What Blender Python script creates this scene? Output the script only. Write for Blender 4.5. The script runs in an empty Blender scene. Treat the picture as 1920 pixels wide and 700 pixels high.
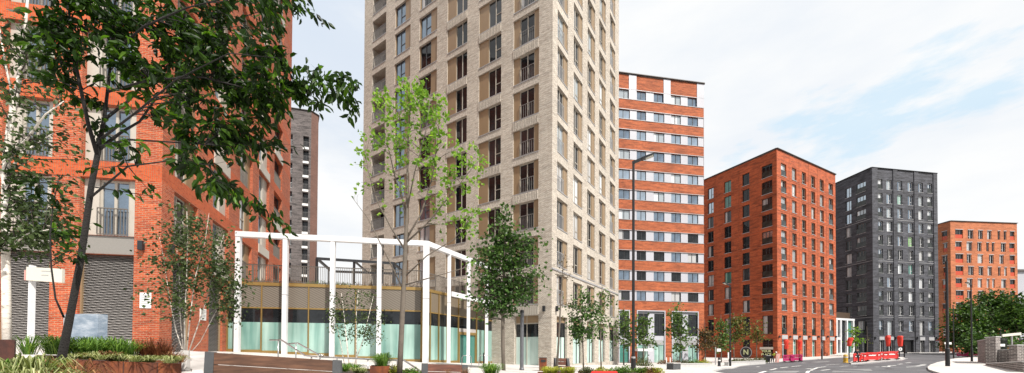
import bpy, math, random
from mathutils import Vector, Matrix
random.seed(7)
S = bpy.context.scene
COL = S.collection
R = math.radians
PI = math.pi

# ---------------------------------------------------------------- camera model
F_PX = 695.0            # focal length in photo pixels (photo is 1920 x 700)
CAM_Z = 1.5
PITCH, ROLL = R(0.8), R(0.3)
PY0 = 655.0 - F_PX * math.tan(PITCH)
FW = Vector((0, math.cos(PITCH), math.sin(PITCH)))
U0 = Vector((0, -math.sin(PITCH), math.cos(PITCH)))
R0 = Vector((1, 0, 0))
CR = R0 * math.cos(ROLL) + U0 * math.sin(ROLL)
CU = U0 * math.cos(ROLL) - R0 * math.sin(ROLL)
CAMP = Vector((0, 0, CAM_Z))

def ray(px, py):
    return CR * ((px - 960) / F_PX) - CU * ((py - PY0) / F_PX) + FW

def P(px, py, Y):
    """world point seen at photo pixel (px, py), at world depth Y"""
    d = ray(px, py)
    return CAMP + d * (Y / d.y)

def project(p):
    v = Vector(p) - CAMP
    d = v.dot(FW)
    if d <= 0.01:
        return None
    return (960 + F_PX * v.dot(CR) / d, PY0 - F_PX * v.dot(CU) / d)

# ---------------------------------------------------------------- terrain
ANCH = [(0, 0, .1), (-3, 4, .5), (-6, 7, .62), (-10, 8, .9), (-14, 12, 1.3), (-18, 15, 1.42), (-28, 12, 1.5), (-15.6, 21, 1.2),
        (-10, 21.6, .95), (-5.2, 22.5, .62), (-2, 28, .2), (3, 28, 0), (0, 20, .1), (2, 12, .05), (12, 42, -.3), (8, 30, -.05),
        (13, 24, 0), (22, 56, -.62), (14, 55, -.6), (30, 58, -.55), (26, 42, -.32), (35, 52, -.3), (47, 66, -.12), (58, 66, .25), (40, 36, .05),
        (52, 42, .2), (64, 58, .5), (77, 80, 1.0), (92, 83, 1.15), (110, 92, 1.3), (110, 60, 1.0), (70, 40, .5), (30, 10, 0), (0, -20, 0),
        (30, 100, 0), (0, 100, 0), (-40, 80, .8), (140, 140, 1.4)]
def ground_z(x, y):
    s = w = 0.0
    for ax, ay, az in ANCH:
        d2 = (x - ax) ** 2 + (y - ay) ** 2
        k = math.exp(-d2 / 60.0) + 3e-3 / (1 + d2 / 100.0)
        s += k * az
        w += k
    return s / w

def G(px, py, dz=0.0):
    """world point on the ground seen at photo pixel"""
    d = ray(px, py)
    t = 3.0
    prev = t
    while t < 400:
        q = CAMP + d * t
        if q.z < ground_z(q.x, q.y) + dz:
            a, b = prev, t
            for _ in range(30):
                m = (a + b) / 2
                q = CAMP + d * m
                if q.z < ground_z(q.x, q.y) + dz:
                    b = m
                else:
                    a = m
            return CAMP + d * b
        prev = t
        t *= 1.03
    return CAMP + d * 200

def GD(px, Y, dz=0.0):
    """ground point on the pixel column px at depth Y"""
    q = P(px, 655, Y)
    return Vector((q.x, q.y, ground_z(q.x, q.y) + dz))

# ---------------------------------------------------------------- mesh collector
class MB:
    def __init__(self):
        self.v = []; self.f = []; self.m = []; self.tint = None
    def quad(self, a, b, c, d, mi=0):
        n = len(self.v); self.v += [tuple(a), tuple(b), tuple(c), tuple(d)]; self.f.append((n, n+1, n+2, n+3)); self.m.append(mi)
    def poly(self, pts, mi=0):
        n = len(self.v); self.v += [tuple(p) for p in pts]; self.f.append(tuple(range(n, n+len(pts)))); self.m.append(mi)
    def hexa(self, c, mi=0):
        """c: 8 corners, bottom 4 (ccw from above) then top 4"""
        n = len(self.v); self.v += [tuple(p) for p in c]
        for q in ((3,2,1,0),(4,5,6,7),(0,1,5,4),(1,2,6,5),(2,3,7,6),(3,0,4,7)):
            self.f.append(tuple(n+i for i in q)); self.m.append(mi)
    def box(self, x0, x1, y0, y1, z0, z1, mi=0):
        self.hexa([(x0,y0,z0),(x1,y0,z0),(x1,y1,z0),(x0,y1,z0),(x0,y0,z1),(x1,y0,z1),(x1,y1,z1),(x0,y1,z1)], mi)
    def beam(self, a, b, w, h, mi=0, up=Vector((0,0,1))):
        """rectangular bar from a to b (centres), w sideways, h along up"""
        a = Vector(a); b = Vector(b); d = (b-a).normalized()
        s = d.cross(up)
        if s.length < 1e-4: s = Vector((1,0,0))
        s.normalize(); u = s.cross(d).normalized()
        s *= w/2; u *= h/2
        self.hexa([a-s-u, b-s-u, b+s-u, a+s-u, a-s+u, b-s+u, b+s+u, a+s+u], mi)
    def extrude(self, pts, z0, z1, mi=0, mtop=None):
        """vertical prism over 2D polygon pts (ccw)"""
        n = len(self.v); k = len(pts)
        self.v += [(p[0], p[1], z0) for p in pts] + [(p[0], p[1], z1) for p in pts]
        for i in range(k):
            j = (i+1) % k
            self.f.append((n+i, n+j, n+k+j, n+k+i)); self.m.append(mi)
        self.f.append(tuple(n+k+i for i in range(k))); self.m.append(mi if mtop is None else mtop)
        self.f.append(tuple(n+k-1-i for i in range(k))); self.m.append(mi)
    def tube(self, pts, rad, sides=8, mi=0, cap=True):
        pts = [Vector(p) for p in pts]
        if not isinstance(rad, (list, tuple)): rad = [rad]*len(pts)
        n0 = len(self.v); ref = Vector((0.31, 0.87, 0.37))
        for i, p in enumerate(pts):
            d = (pts[min(i+1, len(pts)-1)] - pts[max(i-1, 0)])
            if d.length < 1e-6: d = Vector((0,0,1))
            d.normalize()
            s = d.cross(ref).normalized(); u = d.cross(s)
            for k in range(sides):
                a = 2*PI*k/sides
                self.v.append(tuple(p + (s*math.cos(a) + u*math.sin(a))*rad[i]))
        for i in range(len(pts)-1):
            for k in range(sides):
                a = n0+i*sides+k; b = n0+i*sides+(k+1) % sides
                self.f.append((a, a+sides, b+sides, b)); self.m.append(mi)
        if cap:
            self.f.append(tuple(n0+k for k in range(sides))); self.m.append(mi)
            e = n0+(len(pts)-1)*sides
            self.f.append(tuple(e+sides-1-k for k in range(sides))); self.m.append(mi)
    def lathe(self, c, prof, sides=12, mi=0):
        """prof: list of (r, z)"""
        self.tube([(c[0], c[1], c[2]+z) for r, z in prof], [max(r, 1e-3) for r, z in prof], sides, mi)
    def build(self, name, mats, parent=None, loc=(0,0,0), smooth=False, auto_uv=True):
        me = bpy.data.meshes.new(name)
        me.from_pydata(self.v, [], self.f)
        if not isinstance(mats, (list, tuple)): mats = [mats]
        for m in mats: me.materials.append(m)
        if len(mats) > 1:
            me.polygons.foreach_set('material_index', self.m)
        if auto_uv and len(self.f) < 60000:
            uv = me.uv_layers.new(name='UVMap'); data = []
            for p in me.polygons:
                n = p.normal
                if abs(n.z) > .75:
                    for vi in p.vertices:
                        c = me.vertices[vi].co; data += [c.x, c.y]
                else:
                    t = Vector((-n.y, n.x)); t.normalize()
                    for vi in p.vertices:
                        c = me.vertices[vi].co; data += [c.x*t.x + c.y*t.y, c.z]
            uv.data.foreach_set('uv', data)
        if self.tint is not None:
            at = me.attributes.new('tint', 'FLOAT', 'FACE')
            at.data.foreach_set('value', self.tint)
        if smooth:
            me.polygons.foreach_set('use_smooth', [True]*len(me.polygons))
        me.update()
        return link(name, me, parent, loc)

WLOC = {}
def link(name, me, parent=None, loc=(0,0,0), rotz=0.0, scale=None):
    """loc is a world position; parents never rotate, so the local one is a difference"""
    o = bpy.data.objects.new(name, me); COL.objects.link(o)
    loc = Vector(loc)
    o.rotation_euler = (0, 0, rotz)
    if parent is not None:
        o.parent = parent
        if parent in WLOC and WLOC[parent][1] == 0.0:
            o.location = loc - WLOC[parent][0]
        else:
            o.location = loc
    else:
        o.location = loc
    WLOC[o] = (loc.copy(), rotz)
    return o

def tag(o, label, cat, group=None, kind=None):
    if label: o['label'] = label
    if cat: o['category'] = cat
    if group: o['group'] = group
    if kind: o['kind'] = kind
    return o

def thing(name, label, cat, loc=(0,0,0), group=None):
    o = bpy.data.objects.new(name, None); COL.objects.link(o)
    o.empty_display_size = .2
    o.location = loc; WLOC[o] = (Vector(loc), 0.0)
    return tag(o, label, cat, group)

class LB(MB):
    """mesh collector whose coordinates are world ones; build() makes them relative to the parent"""
    def build(self, name, mats, parent=None, smooth=False, **k):
        if parent is not None:
            b = WLOC[parent][0]
            self.v = [(x-b.x, y-b.y, z-b.z) for x, y, z in self.v]
            return MB.build(self, name, mats, parent, loc=b, smooth=smooth, **k)
        return MB.build(self, name, mats, None, smooth=smooth, **k)

# ---------------------------------------------------------------- materials
def new_mat(name):
    m = bpy.data.materials.new(name); m.use_nodes = True
    nt = m.node_tree; b = nt.nodes['Principled BSDF']
    return m, nt, b
def N(nt, t, **k):
    n = nt.nodes.new(t)
    for a, v in k.items():
        if a in n.inputs.keys(): n.inputs[a].default_value = v
        else: setattr(n, a, v)
    return n
def mixc(nt, a, b, fac, mode='MIX'):
    n = nt.nodes.new('ShaderNodeMix'); n.data_type = 'RGBA'; n.blend_type = mode
    for sock, val in ((n.inputs[6], a), (n.inputs[7], b), (n.inputs[0], fac)):
        if hasattr(val, 'links'): nt.links.new(val, sock)
        elif isinstance(val, (int, float)): sock.default_value = val
        else: sock.default_value = (*val, 1)
    return n.outputs[2]
def ramp(nt, src, stops):
    n = nt.nodes.new('ShaderNodeValToRGB'); e = n.color_ramp.elements
    while len(e) < len(stops): e.new(.5)
    for i, (p, c) in enumerate(stops):
        e[i].position = p; e[i].color = (*c, 1) if len(c) == 3 else c
    nt.links.new(src, n.inputs[0]); return n.outputs[0]
def noise(nt, vec, scale, detail=3, rough=.6):
    n = nt.nodes.new('ShaderNodeTexNoise'); n.inputs['Scale'].default_value = scale
    n.inputs['Detail'].default_value = detail; n.inputs['Roughness'].default_value = rough
    if vec is not None: nt.links.new(vec, n.inputs['Vector'])
    return n.outputs['Fac']
def mapping(nt, vec, scale=(1,1,1), rot=(0,0,0), loc=(0,0,0)):
    n = nt.nodes.new('ShaderNodeMapping')
    n.inputs['Scale'].default_value = scale; n.inputs['Rotation'].default_value = rot; n.inputs['Location'].default_value = loc
    nt.links.new(vec, n.inputs['Vector']); return n.outputs[0]

def brick_mat(name, c1, c2, mortar, rot=False, streak=.3, sf=(.9, 7), msize=.010, row=.075, bw=.225, bump=.5, dark=.25):
    c1, c2, mortar = [tuple(x*.84 for x in q) for q in (c1, c2, mortar)]
    m, nt, b = new_mat(name)
    uv = N(nt, 'ShaderNodeUVMap').outputs[0]
    v = mapping(nt, uv, rot=(0, 0, PI/2)) if rot else uv
    bt = N(nt, 'ShaderNodeTexBrick', Scale=1.0)
    bt.inputs['Color1'].default_value = (*c1, 1); bt.inputs['Color2'].default_value = (*c2, 1); bt.inputs['Mortar'].default_value = (*mortar, 1)
    bt.inputs['Mortar Size'].default_value = msize; bt.inputs['Brick Width'].default_value = bw; bt.inputs['Row Height'].default_value = row
    bt.inputs['Mortar Smooth'].default_value = .1
    nt.links.new(v, bt.inputs['Vector'])
    st = noise(nt, mapping(nt, uv, scale=(*sf, 1)), 1.0, 5, .75)
    c = mixc(nt, bt.outputs['Color'], ramp(nt, st, [(.36, (1-streak,)*3), (.5, (1, 1, 1)), (.66, (1+streak*.5,)*3)]), 1.0, 'MULTIPLY')
    lo = noise(nt, uv, .28, 3)
    c = mixc(nt, c, ramp(nt, lo, [(.3, (1-dark,)*3), (.7, (1.06,)*3)]), 1.0, 'MULTIPLY')
    # odd burnt bricks
    b2 = N(nt, 'ShaderNodeTexNoise', Scale=1.0); b2.inputs['Detail'].default_value = 1
    nt.links.new(mapping(nt, uv, scale=((4.4, 13.3, 1) if sf[1] > 4 else (.8, 3.6, 1))), b2.inputs['Vector'])
    c = mixc(nt, c, tuple(x*.45 for x in c1), ramp(nt, b2.outputs['Fac'], [(.59, (0,)*3), (.67, (.8,)*3)]))
    nt.links.new(c, b.inputs['Base Color']); b.inputs['Roughness'].default_value = .88
    if bump:
        bp = N(nt, 'ShaderNodeBump', Strength=bump, Distance=.02); bp.invert = True
        nt.links.new(bt.outputs['Fac'], bp.inputs['Height']); nt.links.new(bp.outputs[0], b.inputs['Normal'])
    return m

def plain(name, c, rough=.6, metal=0.0, var=.12, scale=3.0, bump=0.0, spec=.5):
    c = tuple(x*.85 for x in c)
    m, nt, b = new_mat(name)
    tc = N(nt, 'ShaderNodeTexCoord').outputs['Object']
    nz = noise(nt, tc, scale, 5)
    col = mixc(nt, c, ramp(nt, nz, [(.25, (1-var,)*3), (.75, (1+var*.6,)*3)]), 1.0, 'MULTIPLY')
    nt.links.new(col, b.inputs['Base Color'])
    b.inputs['Roughness'].default_value = rough; b.inputs['Metallic'].default_value = metal
    b.inputs['Specular IOR Level'].default_value = spec
    if bump:
        bp = N(nt, 'ShaderNodeBump', Strength=bump, Distance=.02)
        nt.links.new(noise(nt, tc, scale*8, 4), bp.inputs['Height']); nt.links.new(bp.outputs[0], b.inputs['Normal'])
    return m

def glass_mat(name, inner, ior, tint=(1, 1, 1), rough=.02, curtain=None):
    """coated double glazing: what is behind it plus a mirror-like coat"""
    m, nt, b = new_mat(name); nt.nodes.remove(b)
    out = nt.nodes['Material Output']
    df = N(nt, 'ShaderNodeBsdfDiffuse')
    uv = N(nt, 'ShaderNodeTexCoord').outputs['Object']
    oi = N(nt, 'ShaderNodeObjectInfo').outputs['Random']
    if curtain:
        w = N(nt, 'ShaderNodeTexWave', Scale=2.4, Distortion=1.5)
        nt.links.new(uv, w.inputs['Vector'])
        cc = mixc(nt, tuple(x*.55 for x in curtain), curtain, w.outputs['Fac'])
        sx = N(nt, 'ShaderNodeSeparateXYZ'); nt.links.new(uv, sx.inputs[0])
        ad = N(nt, 'ShaderNodeMath', operation='MULTIPLY_ADD'); ad.inputs[1].default_value = .9; nt.links.new(sx.outputs['X'], ad.inputs[0])
        mu = N(nt, 'ShaderNodeMath', operation='MULTIPLY'); mu.inputs[1].default_value = -1.3; nt.links.new(oi, mu.inputs[0])
        nt.links.new(mu.outputs[0], ad.inputs[2])
        g = ramp(nt, ad.outputs[0], [(.0, (1, 1, 1)), (.02, (0, 0, 0))])
        nt.links.new(mixc(nt, inner, cc, g), df.inputs['Color'])
    else:
        nz = noise(nt, uv, 1.2, 3)
        nt.links.new(mixc(nt, inner, ramp(nt, nz, [(.3, (.4,)*3), (.7, (1.5,)*3)]), 1.0, 'MULTIPLY'), df.inputs['Color'])
    gl = N(nt, 'ShaderNodeBsdfGlossy', Roughness=rough); gl.inputs['Color'].default_value = (*tint, 1)
    bp = N(nt, 'ShaderNodeBump', Strength=.06, Distance=.05); nt.links.new(noise(nt, uv, .9, 1), bp.inputs['Height'])
    nt.links.new(bp.outputs[0], gl.inputs['Normal'])
    fr = N(nt, 'ShaderNodeFresnel', IOR=ior)
    mx = N(nt, 'ShaderNodeMixShader')
    nt.links.new(fr.outputs[0], mx.inputs[0]); nt.links.new(df.outputs[0], mx.inputs[1]); nt.links.new(gl.outputs[0], mx.inputs[2])
    nt.links.new(mx.outputs[0], out.inputs[0])
    return m

def leaf_mat(name, dark, mid, light, gloss=.35, trans=.3):
    m, nt, b = new_mat(name); out = nt.nodes['Material Output']
    at = N(nt, 'ShaderNodeAttribute', attribute_name='tint')
    c = ramp(nt, at.outputs['Fac'], [(.0, dark), (.55, mid), (1.0, light)])
    nt.links.new(c, b.inputs['Base Color'])
    b.inputs['Roughness'].default_value = gloss; b.inputs['Specular IOR Level'].default_value = .22
    tr = N(nt, 'ShaderNodeBsdfTranslucent')
    nt.links.new(mixc(nt, c, (1.3, 1.5, .5), 1.0, 'MULTIPLY'), tr.inputs['Color'])
    mx = N(nt, 'ShaderNodeMixShader'); mx.inputs[0].default_value = trans
    nt.links.new(b.outputs[0], mx.inputs[1]); nt.links.new(tr.outputs[0], mx.inputs[2]); nt.links.new(mx.outputs[0], out.inputs[0])
    return m

def stripe_mat(name, c1, c2, scale, rot, rough=.5, dist=0.5, metal=0.0):
    m, nt, b = new_mat(name)
    uv = N(nt, 'ShaderNodeUVMap').outputs[0]
    w = N(nt, 'ShaderNodeTexWave', Scale=scale, Distortion=dist); w.inputs['Detail'].default_value = 2
    nt.links.new(mapping(nt, uv, rot=(0, 0, rot)), w.inputs['Vector'])
    nz = noise(nt, uv, 40, 2)
    c = mixc(nt, c1, c2, w.outputs['Fac'])
    c = mixc(nt, c, ramp(nt, nz, [(.35, (.75,)*3), (.65, (1.1,)*3)]), 1.0, 'MULTIPLY')
    nt.links.new(c, b.inputs['Base Color']); b.inputs['Roughness'].default_value = rough; b.inputs['Metallic'].default_value = metal
    return m

def wood_mat(name, c1, c2):
    m, nt, b = new_mat(name)
    uv = N(nt, 'ShaderNodeTexCoord').outputs['Object']
    n1 = noise(nt, mapping(nt, uv, scale=(1.2, 9, 22)), 1.0, 6, .7)
    n2 = noise(nt, mapping(nt, uv, scale=(.6, 2, 3)), 1.0, 3)
    c = mixc(nt, c1, c2, ramp(nt, n1, [(.3, (0,)*3), (.7, (1,)*3)]))
    c = mixc(nt, c, ramp(nt, n2, [(.3, (.6,)*3), (.7, (1.2,)*3)]), 1.0, 'MULTIPLY')
    nt.links.new(c, b.inputs['Base Color']); b.inputs['Roughness'].default_value = .55
    return m

def corten_mat(name, c1, c2, c3):
    m, nt, b = new_mat(name)
    uv = N(nt, 'ShaderNodeTexCoord').outputs['Object']
    n1 = noise(nt, mapping(nt, uv, scale=(3, 3, .7)), 1.3, 6, .7)
    n2 = noise(nt, uv, 14, 4)
    c = ramp(nt, n1, [(.3, c1), (.52, c2), (.75, c3)])
    c = mixc(nt, c, ramp(nt, n2, [(.3, (.65,)*3), (.7, (1.2,)*3)]), 1.0, 'MULTIPLY')
    nt.links.new(c, b.inputs['Base Color']); b.inputs['Roughness'].default_value = .8
    return m

def asphalt_mat(name, c, var, scale=1.0):
    m, nt, b = new_mat(name)
    uv = N(nt, 'ShaderNodeTexCoord').outputs['Object']
    a = noise(nt, uv, .35*scale, 5, .65); f = noise(nt, uv, 60, 3)
    p = noise(nt, mapping(nt, uv, scale=(.12, .9, 1)), .8, 4)
    col = mixc(nt, c, ramp(nt, a, [(.3, (1-var,)*3), (.7, (1+var,)*3)]), 1.0, 'MULTIPLY')
    col = mixc(nt, col, ramp(nt, p, [(.35, (1-var*.7,)*3), (.65, (1+var*.5,)*3)]), 1.0, 'MULTIPLY')
    col = mixc(nt, col, ramp(nt, f, [(.3, (.8,)*3), (.7, (1.25,)*3)]), 1.0, 'MULTIPLY')
    nt.links.new(col, b.inputs['Base Color']); b.inputs['Roughness'].default_value = .85
    bp = N(nt, 'ShaderNodeBump', Strength=.3, Distance=.01); nt.links.new(f, bp.inputs['Height']); nt.links.new(bp.outputs[0], b.inputs['Normal'])
    return m

def paving_mat(name, c1, c2, joint, w=.6, h=.4):
    m, nt, b = new_mat(name)
    uv = N(nt, 'ShaderNodeTexCoord').outputs['Object']
    bt = N(nt, 'ShaderNodeTexBrick', Scale=1.0)
    bt.inputs['Color1'].default_value = (*c1, 1); bt.inputs['Color2'].default_value = (*c2, 1); bt.inputs['Mortar'].default_value = (*joint, 1)
    bt.inputs['Mortar Size'].default_value = .008; bt.inputs['Brick Width'].default_value = w; bt.inputs['Row Height'].default_value = h
    nt.links.new(mapping(nt, uv, rot=(0, 0, .5)), bt.inputs['Vector'])
    a = noise(nt, uv, .5, 5)
    c = mixc(nt, bt.outputs['Color'], ramp(nt, a, [(.3, (.8,)*3), (.7, (1.08,)*3)]), 1.0, 'MULTIPLY')
    nt.links.new(c, b.inputs['Base Color']); b.inputs['Roughness'].default_value = .8
    return m

M = {}
M['brick_red'] = brick_mat('red brick', (.57, .090, .017), (.37, .042, .009), (.44, .23, .14), streak=.35, bump=.6, msize=.013)
M['brick_red_soldier'] = brick_mat('red soldier brick', (.64, .108, .020), (.52, .072, .013), (.34, .15, .08), rot=True, streak=.12)
M['brick_cream'] = brick_mat('cream brick', (.76, .695, .60), (.57, .495, .41), (.29, .25, .21), msize=.014, streak=.26, sf=(.8, 5), dark=.10, bump=.5)
M['brick_cream_soldier'] = brick_mat('cream soldier brick', (.68, .615, .53), (.52, .465, .395), (.22, .19, .16), rot=True, streak=.1, bw=.3, row=.11, dark=.1)
M['brick_orange'] = brick_mat('orange brick', (.56, .108, .028), (.39, .060, .015), (.36, .12, .05), streak=.55, sf=(.45, 2.6), bump=.2, dark=.32)
M['brick_orange_soldier'] = brick_mat('orange soldier brick', (.55, .13, .045), (.45, .09, .03), (.32, .13, .07), rot=True, streak=.12)
M['brick_band'] = brick_mat('mid red brick', (.53, .128, .042), (.37, .072, .022), (.34, .14, .065), streak=.5, sf=(.45, 3.2), bump=.2)
M['brick_black'] = brick_mat('blue black brick', (.082, .084, .104), (.035, .037, .048), (.115, .117, .13), streak=.8, sf=(.4, 2.4), bump=.3, dark=.35)
M['brick_pale'] = brick_mat('pale orange brick', (.62, .192, .076), (.47, .128, .047), (.40, .18, .09), streak=.3, sf=(.4, 2.2), bump=.2)
M['brick_pink'] = brick_mat('pink brown brick', (.21, .105, .075), (.14, .065, .047), (.16, .10, .085), streak=.3, bump=.2)
M['brick_grey'] = brick_mat('grey brick', (.155, .132, .125), (.085, .072, .072), (.21, .185, .18), streak=.7, sf=(.4, 2.4), bump=.4)
M['brick_wall'] = brick_mat('grey stock brick', (.22, .185, .175), (.09, .078, .075), (.48, .44, .41), streak=.35, bump=.5, row=.15, bw=.45, msize=.024)
M['tan'] = plain('bronze tan panel', (.29, .20, .115), .45, .1, .08, .6)
M['cream_panel'] = plain('cream metal panel', (.50, .46, .40), .45, .1, .06)
M['white_panel'] = plain('white cladding panel', (.47, .475, .52), .4, 0, .08, .3)
M['white_metal'] = plain('white painted steel', (.72, .72, .735), .4, 0, .12, 1.2)
M['gold'] = plain('gold anodised frame', (.36, .235, .08), .4, .5, .08)
M['dark_metal'] = plain('dark grey metal', (.035, .037, .042), .4, .4, .15)
M['black_metal'] = plain('black painted steel', (.012, .012, .014), .35, .1, .2)
M['grey_metal'] = plain('grey metal', (.16, .165, .18), .4, .4, .15)
M['pale_metal'] = plain('pale grey metal', (.42, .42, .43), .45, .3, .1)
M['steel'] = plain('brushed stainless steel', (.55, .55, .54), .3, .9, .1)
M['rail_metal'] = plain('bronze grey rail metal', (.17, .15, .13), .45, .3, .1)
M['frame_pale'] = plain('pale window frame', (.45, .41, .35), .45, .1, .06)
M['frame_dark'] = plain('dark window frame', (.05, .05, .055), .4, .2, .1)
M['frame_white'] = plain('white window frame', (.70, .70, .70), .4, 0, .05)
M['frame_mid'] = plain('grey window frame', (.20, .19, .185), .4, .2, .08)
M['concrete'] = plain('pale concrete', (.50, .48, .46), .8, 0, .18, 2.0, .2)
M['dark_concrete'] = plain('dark grey concrete', (.065, .068, .072), .75, 0, .25, 3.0, .3)
M['lintel'] = plain('grey precast lintel', (.40, .40, .41), .7, 0, .12)
M['roof'] = plain('roof membrane', (.18, .18, .18), .9, 0, .2)
M['roofline'] = plain('dark coping', (.10, .09, .085), .6, .2, .1)
M['glass_dark'] = glass_mat('dark glass', (.012, .014, .016), 1.46)
M['glass_mid'] = glass_mat('curtained glass', (.02, .022, .025), 1.6, curtain=(.5, .5, .5))
M['glass_sky'] = glass_mat('sky tinted glass', (.05, .07, .10), 3.2, (.72, .86, 1.0), rough=.03)  # blue of the reflected sky is put into base and tint
M['glass_bright'] = glass_mat('sky bright glass', (.08, .11, .15), 5.5, (.80, .91, 1.0), rough=.04)  # stronger sky reflection, its pale blue put into base and tint
M['glass_pale'] = glass_mat('net curtained glass', (.28, .31, .33), 2.4, (.85, .95, 1.0), curtain=(.75, .76, .77))
M['glass_teal'] = glass_mat('teal glass', (.05, .17, .14), 1.7, curtain=(.3, .5, .42))
M['glass_green'] = glass_mat('lime blind behind glass', (.22, .42, .16), 1.5)
M['glass_rail'] = glass_mat('balcony glass', (.028, .032, .030), 1.42)
def frost_mat(name, c1, c2):
    m, nt, b = new_mat(name)
    tc = N(nt, 'ShaderNodeTexCoord').outputs['Object']
    n1 = noise(nt, mapping(nt, tc, scale=(1.6, 1.6, .12)), 1.0, 3, .6); n2 = noise(nt, tc, .5, 2)  # upright streaks paint curtain folds and glass reflections into the colour
    c = mixc(nt, c1, c2, ramp(nt, n1, [(.36, (0,)*3), (.62, (1,)*3)]))
    c = mixc(nt, c, ramp(nt, n2, [(.3, (.8,)*3), (.7, (1.08,)*3)]), 1.0, 'MULTIPLY')
    nt.links.new(c, b.inputs['Base Color']); b.inputs['Roughness'].default_value = .16; b.inputs['IOR'].default_value = 1.6
    return m
M['frost'] = frost_mat('frosted aqua film', (.14, .27, .235), (.34, .49, .44))
M['frost_pale'] = frost_mat('pale frosted film', (.38, .52, .48), (.52, .64, .60))
M['brown_clad'] = plain('dark brown cladding', (.07, .042, .024), .6, .1, .2)
M['mesh_panel'] = stripe_mat('bronze mesh panel', (.07, .058, .045), (.215, .185, .15), 3.2, R(65), .5, 1.0)
M['mesh_plain'] = stripe_mat('fine bronze mesh panel', (.19, .15, .105), (.125, .10, .07), 10, 0, .5, .4)
M['louvre'] = plain('grey louvre slats', (.46, .43, .41), .5, .1, .1)
M['louvre_back'] = plain('louvre backing', (.09, .088, .085), .8, 0, .1)
M['perf'] = plain('perforated grey panel', (.26, .245, .225), .5, .1, .12, 30)
M['wood'] = wood_mat('bench hardwood', (.15, .072, .040), (.05, .022, .013))
M['wood_red'] = wood_mat('reddish bench hardwood', (.17, .062, .038), (.08, .028, .018))
M['wood_pale'] = wood_mat('bleached bench slats', (.72, .69, .67), (.58, .54, .52))
M['corten'] = corten_mat('weathered corten steel', (.045, .012, .006), (.135, .032, .008), (.24, .066, .012))
M['corten_dark'] = corten_mat('dark corten steel', (.018, .006, .004), (.042, .012, .008), (.075, .02, .011))
M['soil'] = plain('planting soil', (.045, .032, .022), .95, 0, .3, 6, .4)
M['bark'] = plain('dark grey brown bark', (.075, .058, .046), .9, 0, .4, 9, .8)
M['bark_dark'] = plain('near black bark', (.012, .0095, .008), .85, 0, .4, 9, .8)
M['bark_grey'] = plain('grey bark', (.15, .125, .10), .9, 0, .3, 10, .6)
M['asphalt'] = asphalt_mat('asphalt', (.078, .078, .085), .3)
M['asphalt_old'] = asphalt_mat('worn asphalt', (.16, .16, .162), .25)
M['paving'] = paving_mat('pale stone paving', (.52, .495, .47), (.45, .425, .405), (.30, .285, .275))
M['kerb'] = plain('granite kerb', (.48, .47, .46), .8, 0, .15, 4)
M['paint'] = plain('road paint', (.74, .74, .72), .7, 0, .2, 5)
M['earth'] = plain('distant ground', (.20, .19, .17), .95, 0, .2, .05)
M['red_plastic'] = plain('red barrier plastic', (.62, .022, .018), .45, 0, .12)
M['orange_plastic'] = plain('orange red plastic', (.70, .09, .025), .45, 0, .1)
M['magenta_plastic'] = plain('magenta barrier plastic', (.42, .015, .11), .45, 0, .12)
M['red_cover'] = plain('red hood fabric', (.68, .035, .015), .6, 0, .15, 6)
M['yellow'] = plain('yellow plastic', (.66, .40, .03), .5, 0, .1)
M['hivis'] = plain('hi vis yellow fabric', (.62, .70, .06), .7, 0, .1)
M['cloth_dark'] = plain('dark cloth', (.02, .02, .026), .9, 0, .2)
M['cloth_grey'] = plain('grey cloth', (.16, .16, .18), .9, 0, .2)
M['pink'] = plain('pale pink plastic', (.62, .33, .29), .5, 0, .1)
M['skin'] = plain('skin', (.45, .27, .20), .6, 0, .05)
M['white'] = plain('white plastic', (.82, .82, .80), .4, 0, .05)
M['sign_white'] = plain('cream sign face', (.62, .59, .51), .5, 0, .06, 1)
M['ink'] = plain('dark ink', (.03, .03, .03), .6)
M['ink_grey'] = plain('grey ink', (.35, .36, .36), .6)
M['lime_ink'] = plain('pale lime lettering', (.74, .82, .45), .6)
M['lens'] = plain('lamp lens', (.55, .54, .46), .25, 0, .08)
M['orange_infill'] = plain('orange red balcony panel', (.50, .06, .02), .5, 0, .08)

def birch_bark():
    m, nt, b = new_mat('white birch bark')
    tc = N(nt, 'ShaderNodeTexCoord').outputs['Object']
    n1 = noise(nt, mapping(nt, tc, scale=(5, 5, 16)), 1.0, 4, .7)
    nt.links.new(ramp(nt, n1, [(.36, (.03, .025, .02)), (.42, (.55, .50, .44)), (.7, (.74, .70, .64))]), b.inputs['Base Color'])
    b.inputs['Roughness'].default_value = .8
    return m
M['birch'] = birch_bark()
def marble():
    m, nt, b = new_mat('blue grey marbled board')
    tc = N(nt, 'ShaderNodeTexCoord').outputs['Object']
    n1 = noise(nt, mapping(nt, tc, scale=(1, 1, 2.2), rot=(0, .6, 0)), 1.6, 6, .7)
    nt.links.new(ramp(nt, n1, [(.3, (.10, .14, .19)), (.5, (.19, .24, .30)), (.68, (.36, .40, .45))]), b.inputs['Base Color'])
    b.inputs['Roughness'].default_value = .3
    return m
M['marble'] = marble()
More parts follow.
